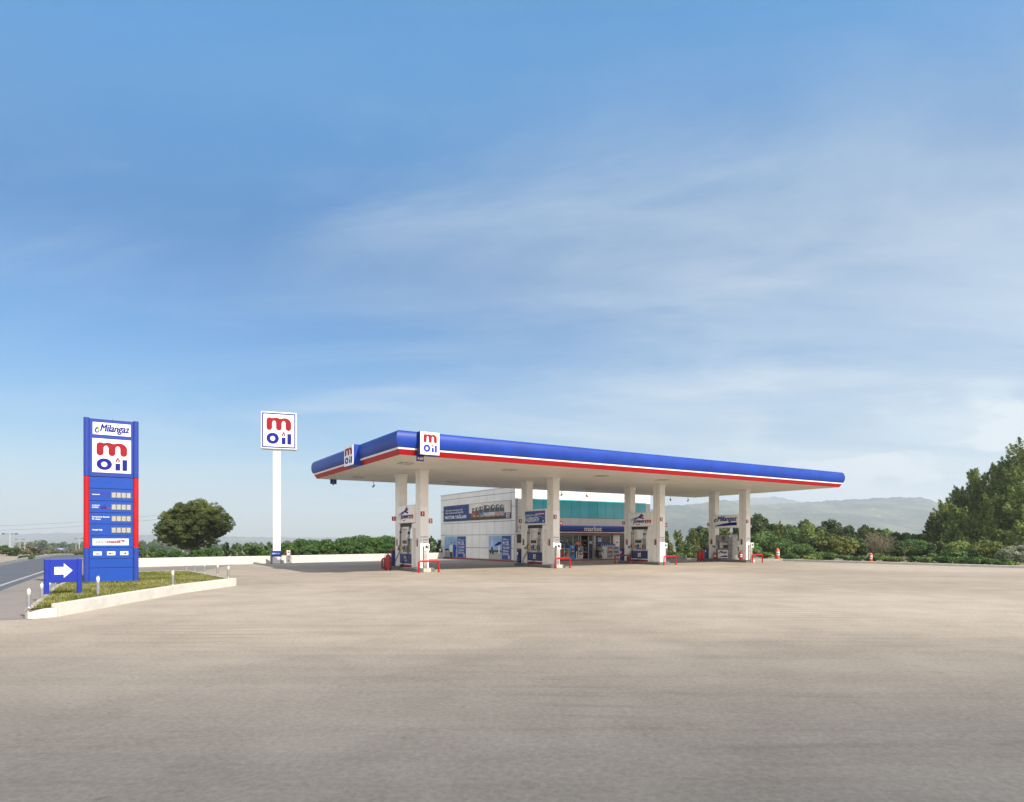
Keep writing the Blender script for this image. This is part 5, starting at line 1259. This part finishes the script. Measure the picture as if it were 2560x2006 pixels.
# right belt, back row
R_ = [(1664, 1330, 40, 60, 'plume', G_pine, 'spiky green tree touching the right side of the column numbered 5'), (1693, 1328, 62, 57, 'plume', G_yel, 'spreading spiky yellow green tree between the third and last islands'),
      (1757, 1313, 78, 66, 'tuft', G_dark, 'dark broad tree left of the last island columns'), (1735, 1332, 40, 60, 'plume', G_yel, 'small yellow tipped spiky tree before the dark broad tree'), (1722, 1360, 60, 55, 'round', G_dark, 'dark rounded bush left of the blue cabinet of the last island'),
      (1800, 1318, 60, 68, 'tuft', G_dark, 'dark tree between the last two columns, left part'), (1817, 1316, 34, 62, 'plume', G_yel, 'yellow green spiky tree right below the gas light box'), (1842, 1320, 50, 64, 'plume', G_pine, 'olive spiky tree against the front column numbered 7'),
      (1897, 1280, 66, 72, 'tuft', G_dark, 'tallest dark oak just right of the column numbered 7'), (1925, 1305, 60, 70, 'tuft', G_dark, 'dark shoulder tree right of the tallest dark oak'), (1947, 1307, 22, 66, 'plume', G_yel, 'thin yellow tipped tree between two dark trees right of the canopy'),
      (1974, 1312, 56, 70, 'round', G_mid, 'dark green round tree behind the first orange extinguisher'), (2006, 1297, 62, 72, 'tuft', G_dark, 'dark tree whose top pokes above the light green one right of the canopy'), (2026, 1302, 62, 64, 'round', G_light, 'light green rounded tree under the right tip of the canopy'),
      (2076, 1297, 70, 70, 'tuft', G_dark, 'dark rounded tree left of the gap in the belt'), (2122, 1312, 46, 68, 'tuft', G_dark, 'smaller dark tree at the gap in the belt'), (2165, 1312, 62, 70, 'tuft', G_dark, 'dark green tree directly above the far orange extinguisher'), (2208, 1318, 56, 70, 'tuft', G_mid, 'mid green tree right of the far orange extinguisher'),
      (2250, 1326, 58, 66, 'tuft', G_dark, 'dark green tree in the middle of the right belt'), (2292, 1332, 60, 64, 'round', G_mid, 'green tree below the left foot of the big conifers'), (2335, 1326, 60, 64, 'round', G_light, 'pale green tree under the big conifers, left'), (2392, 1322, 70, 62, 'round', G_light, 'light green bushy tree under the big conifers, middle'),
      (2440, 1330, 70, 60, 'tuft', G_dark, 'dark blue green bushy tree under the big conifers'), (2495, 1335, 70, 58, 'tuft', G_mid, 'green bushy tree under the big conifers, right'), (2560, 1322, 90, 52, 'tuft', G_grey, 'grey green bushy tree at the right edge of the picture'),
      (1903, 1325, 78, 60, 'round', G_mid, 'big rounded green bush behind the front column numbered 7'), (1878, 1352, 50, 56, 'round', G_mid, 'rounded green bush behind the fourth hoop barrier'), (1955, 1345, 60, 58, 'round', G_mid, 'rounded green bush above the first orange extinguisher'), (2006, 1357, 56, 52, 'round', G_mid, 'rounded mid green bush right of the first orange extinguisher'),
      (2050, 1340, 50, 58, 'round', G_dark, 'dark rounded bush left of the yellow green one'), (2093, 1331, 84, 56, 'tuft', G_yel, 'yellow green bushy tree in the middle of the right belt'), (2145, 1345, 56, 58, 'round', G_dark, 'dark bush between the yellow green tree and the dry shrub'), (2197, 1336, 66, 52, 'twigs', G_dark, 'dry brown twiggy shrub beside the far orange extinguisher'),
      (2245, 1352, 56, 54, 'round', G_dark, 'dark bush right of the dry twiggy shrub'), (2290, 1345, 66, 54, 'round', G_mid, 'smooth rounded green bush right of the dry shrub'), (2345, 1352, 60, 53, 'tuft', G_dark, 'dark green bush under the pale green tree'), (2400, 1352, 62, 50, 'round', G_light, 'light green rounded bush in the right foreground row'),
      (2385, 1372, 54, 46, 'round', G_mid, 'low rounded green bush near the kerb at right'), (2475, 1349, 86, 46, 'tuft', G_yel, 'yellow green bushy tree close to the right edge'), (2540, 1362, 80, 42, 'tuft', G_grey, 'low grey green shrub at the right edge'), (2435, 1370, 56, 46, 'tuft', G_dark, 'dark low bush between light green and yellow green ones')]
for a in R_:
    u, vt, w, Y, kd, g, lb = a
    tree(u, vt, w * 1.12, Y, kd, g, lb, 'bush' if 'bush' in lb or 'shrub' in lb else 'tree', 'bush' if 'bush ' in lb or 'shrub' in lb else 'tree', group='tree belt beyond the right kerb', k=38, dens=1.0)
low = [(1712, 1375, 40, 54), (1690, 1380, 40, 52), (1745, 1382, 36, 54), (1915, 1380, 44, 50), (1975, 1384, 40, 49), (2058, 1382, 70, 48), (2030, 1388, 40, 46.5), (2142, 1391, 26, 45), (2110, 1388, 40, 46), (2240, 1392, 36, 44), (2285, 1390, 40, 43), (2335, 1382, 40, 42.5), (2320, 1392, 40, 41), (2450, 1396, 76, 38), (2405, 1394, 40, 40), (2530, 1404, 40, 36), (2500, 1396, 50, 37.5), (2175, 1386, 40, 46), (2210, 1390, 36, 45), (2365, 1392, 44, 41), (1860, 1382, 40, 52), (1820, 1384, 46, 53)]
for j, (u, vt, w, Y) in enumerate(low):
    tree(u, vt, w * 1.15, Y, 'round', [G_light, G_left, G_mid][j % 3], ['light green', 'dark green', 'mid green'][j % 3] + ' low shrub at the foot of the right tree belt', 'shrub', 'shrub', group='low shrubs along the right kerb %d' % (j % 3), k=14, dens=.8)
# big conifers
con = [(2337, 1288, 60, 58, 'short dark conifer at the left foot of the tall conifer group'), (2362, 1256, 90, 60, 'second conifer of the tall group, half as high as the right ones'), (2402, 1220, 120, 62, 'mid height feathery conifer in the tall group'), (2450, 1180, 130, 61, 'tall feathery yellow green conifer in the group at right'),
       (2505, 1158, 140, 59, 'tall dense conifer second from the right edge'), (2562, 1112, 165, 57, 'tallest conifer cut off by the right edge of the picture'), (2400, 1272, 100, 56, 'low front conifer with bright tips in the tall group'), (2480, 1240, 130, 54, 'front conifer in the middle of the tall group'), (2560, 1215, 130, 52, 'front conifer at the right edge')]
for j, (u, vt, w, Y, lb) in enumerate(con):
    tree(u, vt, w, Y, 'plume', [G_pine, G_con, G_con, G_con, G_con, G_con, G_light, G_con, G_con][j], lb, 'conifer', 'conifer', group='tall conifers at the right', k=110, dens=.62, leaf=.115)
# roadside at left
sh = [(16, 1362, 56, 60, 'dark roadside bush at the left edge of the picture'), (42, 1368, 26, 58, 'small dark bush beside the leftmost one'), (64, 1388, 46, 47, 'low sprawling bush across the road, nearest'), (90, 1386, 30, 62, 'low bush right of the sprawling one'), (135, 1377, 24, 70, 'small bush on the verge close to the totem'), (152, 1380, 22, 72, 'small bush left of the totem, nearest to it'), (196, 1381, 30, 80, 'dark bush directly left of the totem foot')]
for u, vt, w, Y, lb in sh: tree(u, vt, w, Y, 'tuft', G_dark, lb, 'bush', 'roadside_bush', k=16, dens=.9, leaf=.07)
rs = np.random.RandomState(12); fb = []
for k in range(90):
    u = rs.uniform(-60, 330); Y = rs.uniform(75, 260); x = (u - 1280) / F * Y; r_ = rs.uniform(.4, 1.2)
    if abs((Vector((x, Y, 0)) - RL0).dot(RN) - 1.6) < 3.2: continue
    c = crown_round(r_ * 1.4, 0, r_ * 1.2, rs, .16, 8, .6); c += np.array([x, Y, terrain(x, Y)]); fb.append(c)
tag(mesh_np('scrub', np.concatenate(fb), 4, G_scrub), 'scattered dry scrub on the far side of the road', 'scrub', kind='stuff')
fb = []
for k in range(170):
    u = rs.uniform(40, 1000); Y = rs.uniform(330, 520); x = (u - 1280) / F * Y; r_ = rs.uniform(2.2, 4.0); hh = rs.uniform(4.5, 8.5)
    c = crown_round(r_, 0, hh, rs, .8, 8, .7); c += np.array([x, Y, terrain(x, Y)]); fb.append(c)
tag(mesh_np('far_woods', np.concatenate(fb), 4, G_dark), 'hazy far line of trees along the horizon at left', 'woods', kind='stuff')

# lamp posts
lpz = [(24.6, 1334, 130, 'nearest double armed street lamp at the far left'), (50, 1348, 210, 'second double armed street lamp behind the leftmost'), (62, 1356, 250, 'third street lamp, just right of the second'), (45, 1359, 300, 'small distant street lamp between the first and second'), (72, 1366, 380, 'tiny distant street lamp left of the blue road sign'), (190, 1358, 300, 'distant street lamp close to the left edge of the totem'), (198, 1346, 220, 'street lamp right beside the totem edge')]
for u, vt, Y, lb in lpz:
    x = (u - 1280) / F * Y; zb = terrain(x, Y); h = zat(vt, Y) - zb
    o = thing('street_lamp', lb, 'street lamp', (x, Y, zb), .35, 'street lamps along the road')
    MB().tube([(0, 0, 0), (0, 0, h)], .16, concb, 8, True, .09).build('pole', o)
    m = MB(); m.tube([(-.95, 0, h - .05), (0, 0, h - .12), (.95, 0, h - .05)], .05, dark, 6); m.build('arm', o)
    for s_ in (-1, 1): m = MB(); m.M = Matrix.Translation((s_ * 1.1, 0, h - .08)); m.ball((0, 0, 0), .28, dark, 10, (1.1, .5, .5)); m.build('lamp_head', o)
# blue overhead road sign
Y = 190; x0 = (130 - 1280) / F * Y; x1 = (163 - 1280) / F * Y; zt_ = zat(1370, Y); zb_ = zat(1375.5, Y); zg = terrain(0, Y)
o = thing('overhead_sign', 'distant wide blue road sign over the road left of the totem', 'road sign', (x0, Y, zg), 0)
MB().box(0, x1 - x0, 0, .1, zb_ - zg, zt_ - zg, mat('road_sign_blue', (.05, .16, .45), .5)).build('board', o)
for x in (.3, x1 - x0 - .4): MB().box(x, x + .12, .1, .2, 0, zt_ - zg, grey).build('leg', o)
MB().rect(.6, x1 - x0 - .6, (zb_ + zt_) / 2 - zg - .1, (zb_ + zt_) / 2 - zg + .08, -.01, lgrey).build('stripe', o)
# wires
o = thing('power_line', 'two thin sagging power wires high over the road at left', 'wires', (0, 0, 0), 0)
for dz in (0, 1.1):
    a = Vector(((-260 - 1280) / F * 150, 150, zat(1330, 150) + dz)); b_ = Vector(((420 - 1280) / F * 170, 170, zat(1296, 170) + dz)); MB().tube(sag(a, b_, 1.0, 20), .022, dark, 4).build('wire', o)

# ------------------------------------------------------------------ unseen cloud shape added behind the camera, blocks sun to darken the foreground
rs = np.random.RandomState(31)
t_c = 450 / SUND.z; off = SUND * t_c
m = MB(); nx, ny = 60, 18; top_ = []; bot = []
for j in range(ny + 1):
    for i in range(nx + 1):
        gx = -260 + 520 * i / nx; e = 1.1 * math.sin(gx * .35) + .8 * math.sin(gx * .9 + 1) + .02 * gx; dj = 150 * (j / ny) ** 1.5; gy = 6.2 + e - dj
        rim = min(1, min(i, nx - i) / 5, min(j * 1.0, ny - j) / 3); lump = .6 + .4 * math.sin(gx * .09 + j) * math.cos(gx * .05 + j * .8)
        bot.append((gx + off.x, gy + off.y, off.z - 1.5 * rim * lump)); top_.append((gx + off.x, gy + off.y, off.z + .3 + min(30, .7 * dj) * lump))
q = nx + 1; n = len(bot); fs = []
for j in range(ny):
    for i in range(nx): a = j * q + i; fs.append((a, a + 1, a + q + 1, a + q)); fs.append((n + a, n + a + q, n + a + q + 1, n + a + 1))
for i in range(nx): fs += [(i, n + i, n + i + 1, i + 1), (ny * q + i, ny * q + i + 1, n + ny * q + i + 1, n + ny * q + i)]
for j in range(ny): fs += [(j * q, j * q + q, n + j * q + q, n + j * q), (j * q + nx, n + j * q + nx, n + j * q + nx + q, j * q + nx + q)]
m.add(bot + top_, fs, mat('shade_cloud_white', (.85, .85, .87), 1, 0, .03), True); tag(m.build('added_shade_cloud'), kind='structure')

# ------------------------------------------------------------------ haze
hz = MB(); hz.box(-4300, 4300, -260, 4700, -45, 290, white); h_o = hz.build('haze'); h_o.data.materials.clear()
hmt = bpy.data.materials.new('haze'); hmt.use_nodes = True; t = hmt.node_tree; t.nodes.remove(t.nodes['Principled BSDF'])
pv = t.nodes.new('ShaderNodeVolumePrincipled'); pv.inputs['Color'].default_value = (.80, .88, 1, 1); pv.inputs['Density'].default_value = .00034; pv.inputs['Anisotropy'].default_value = .2
t.links.new(pv.outputs[0], t.nodes['Material Output'].inputs['Volume']); h_o.data.materials.append(hmt); tag(h_o, 'pale even haze fading the far hills', 'haze', kind='stuff')
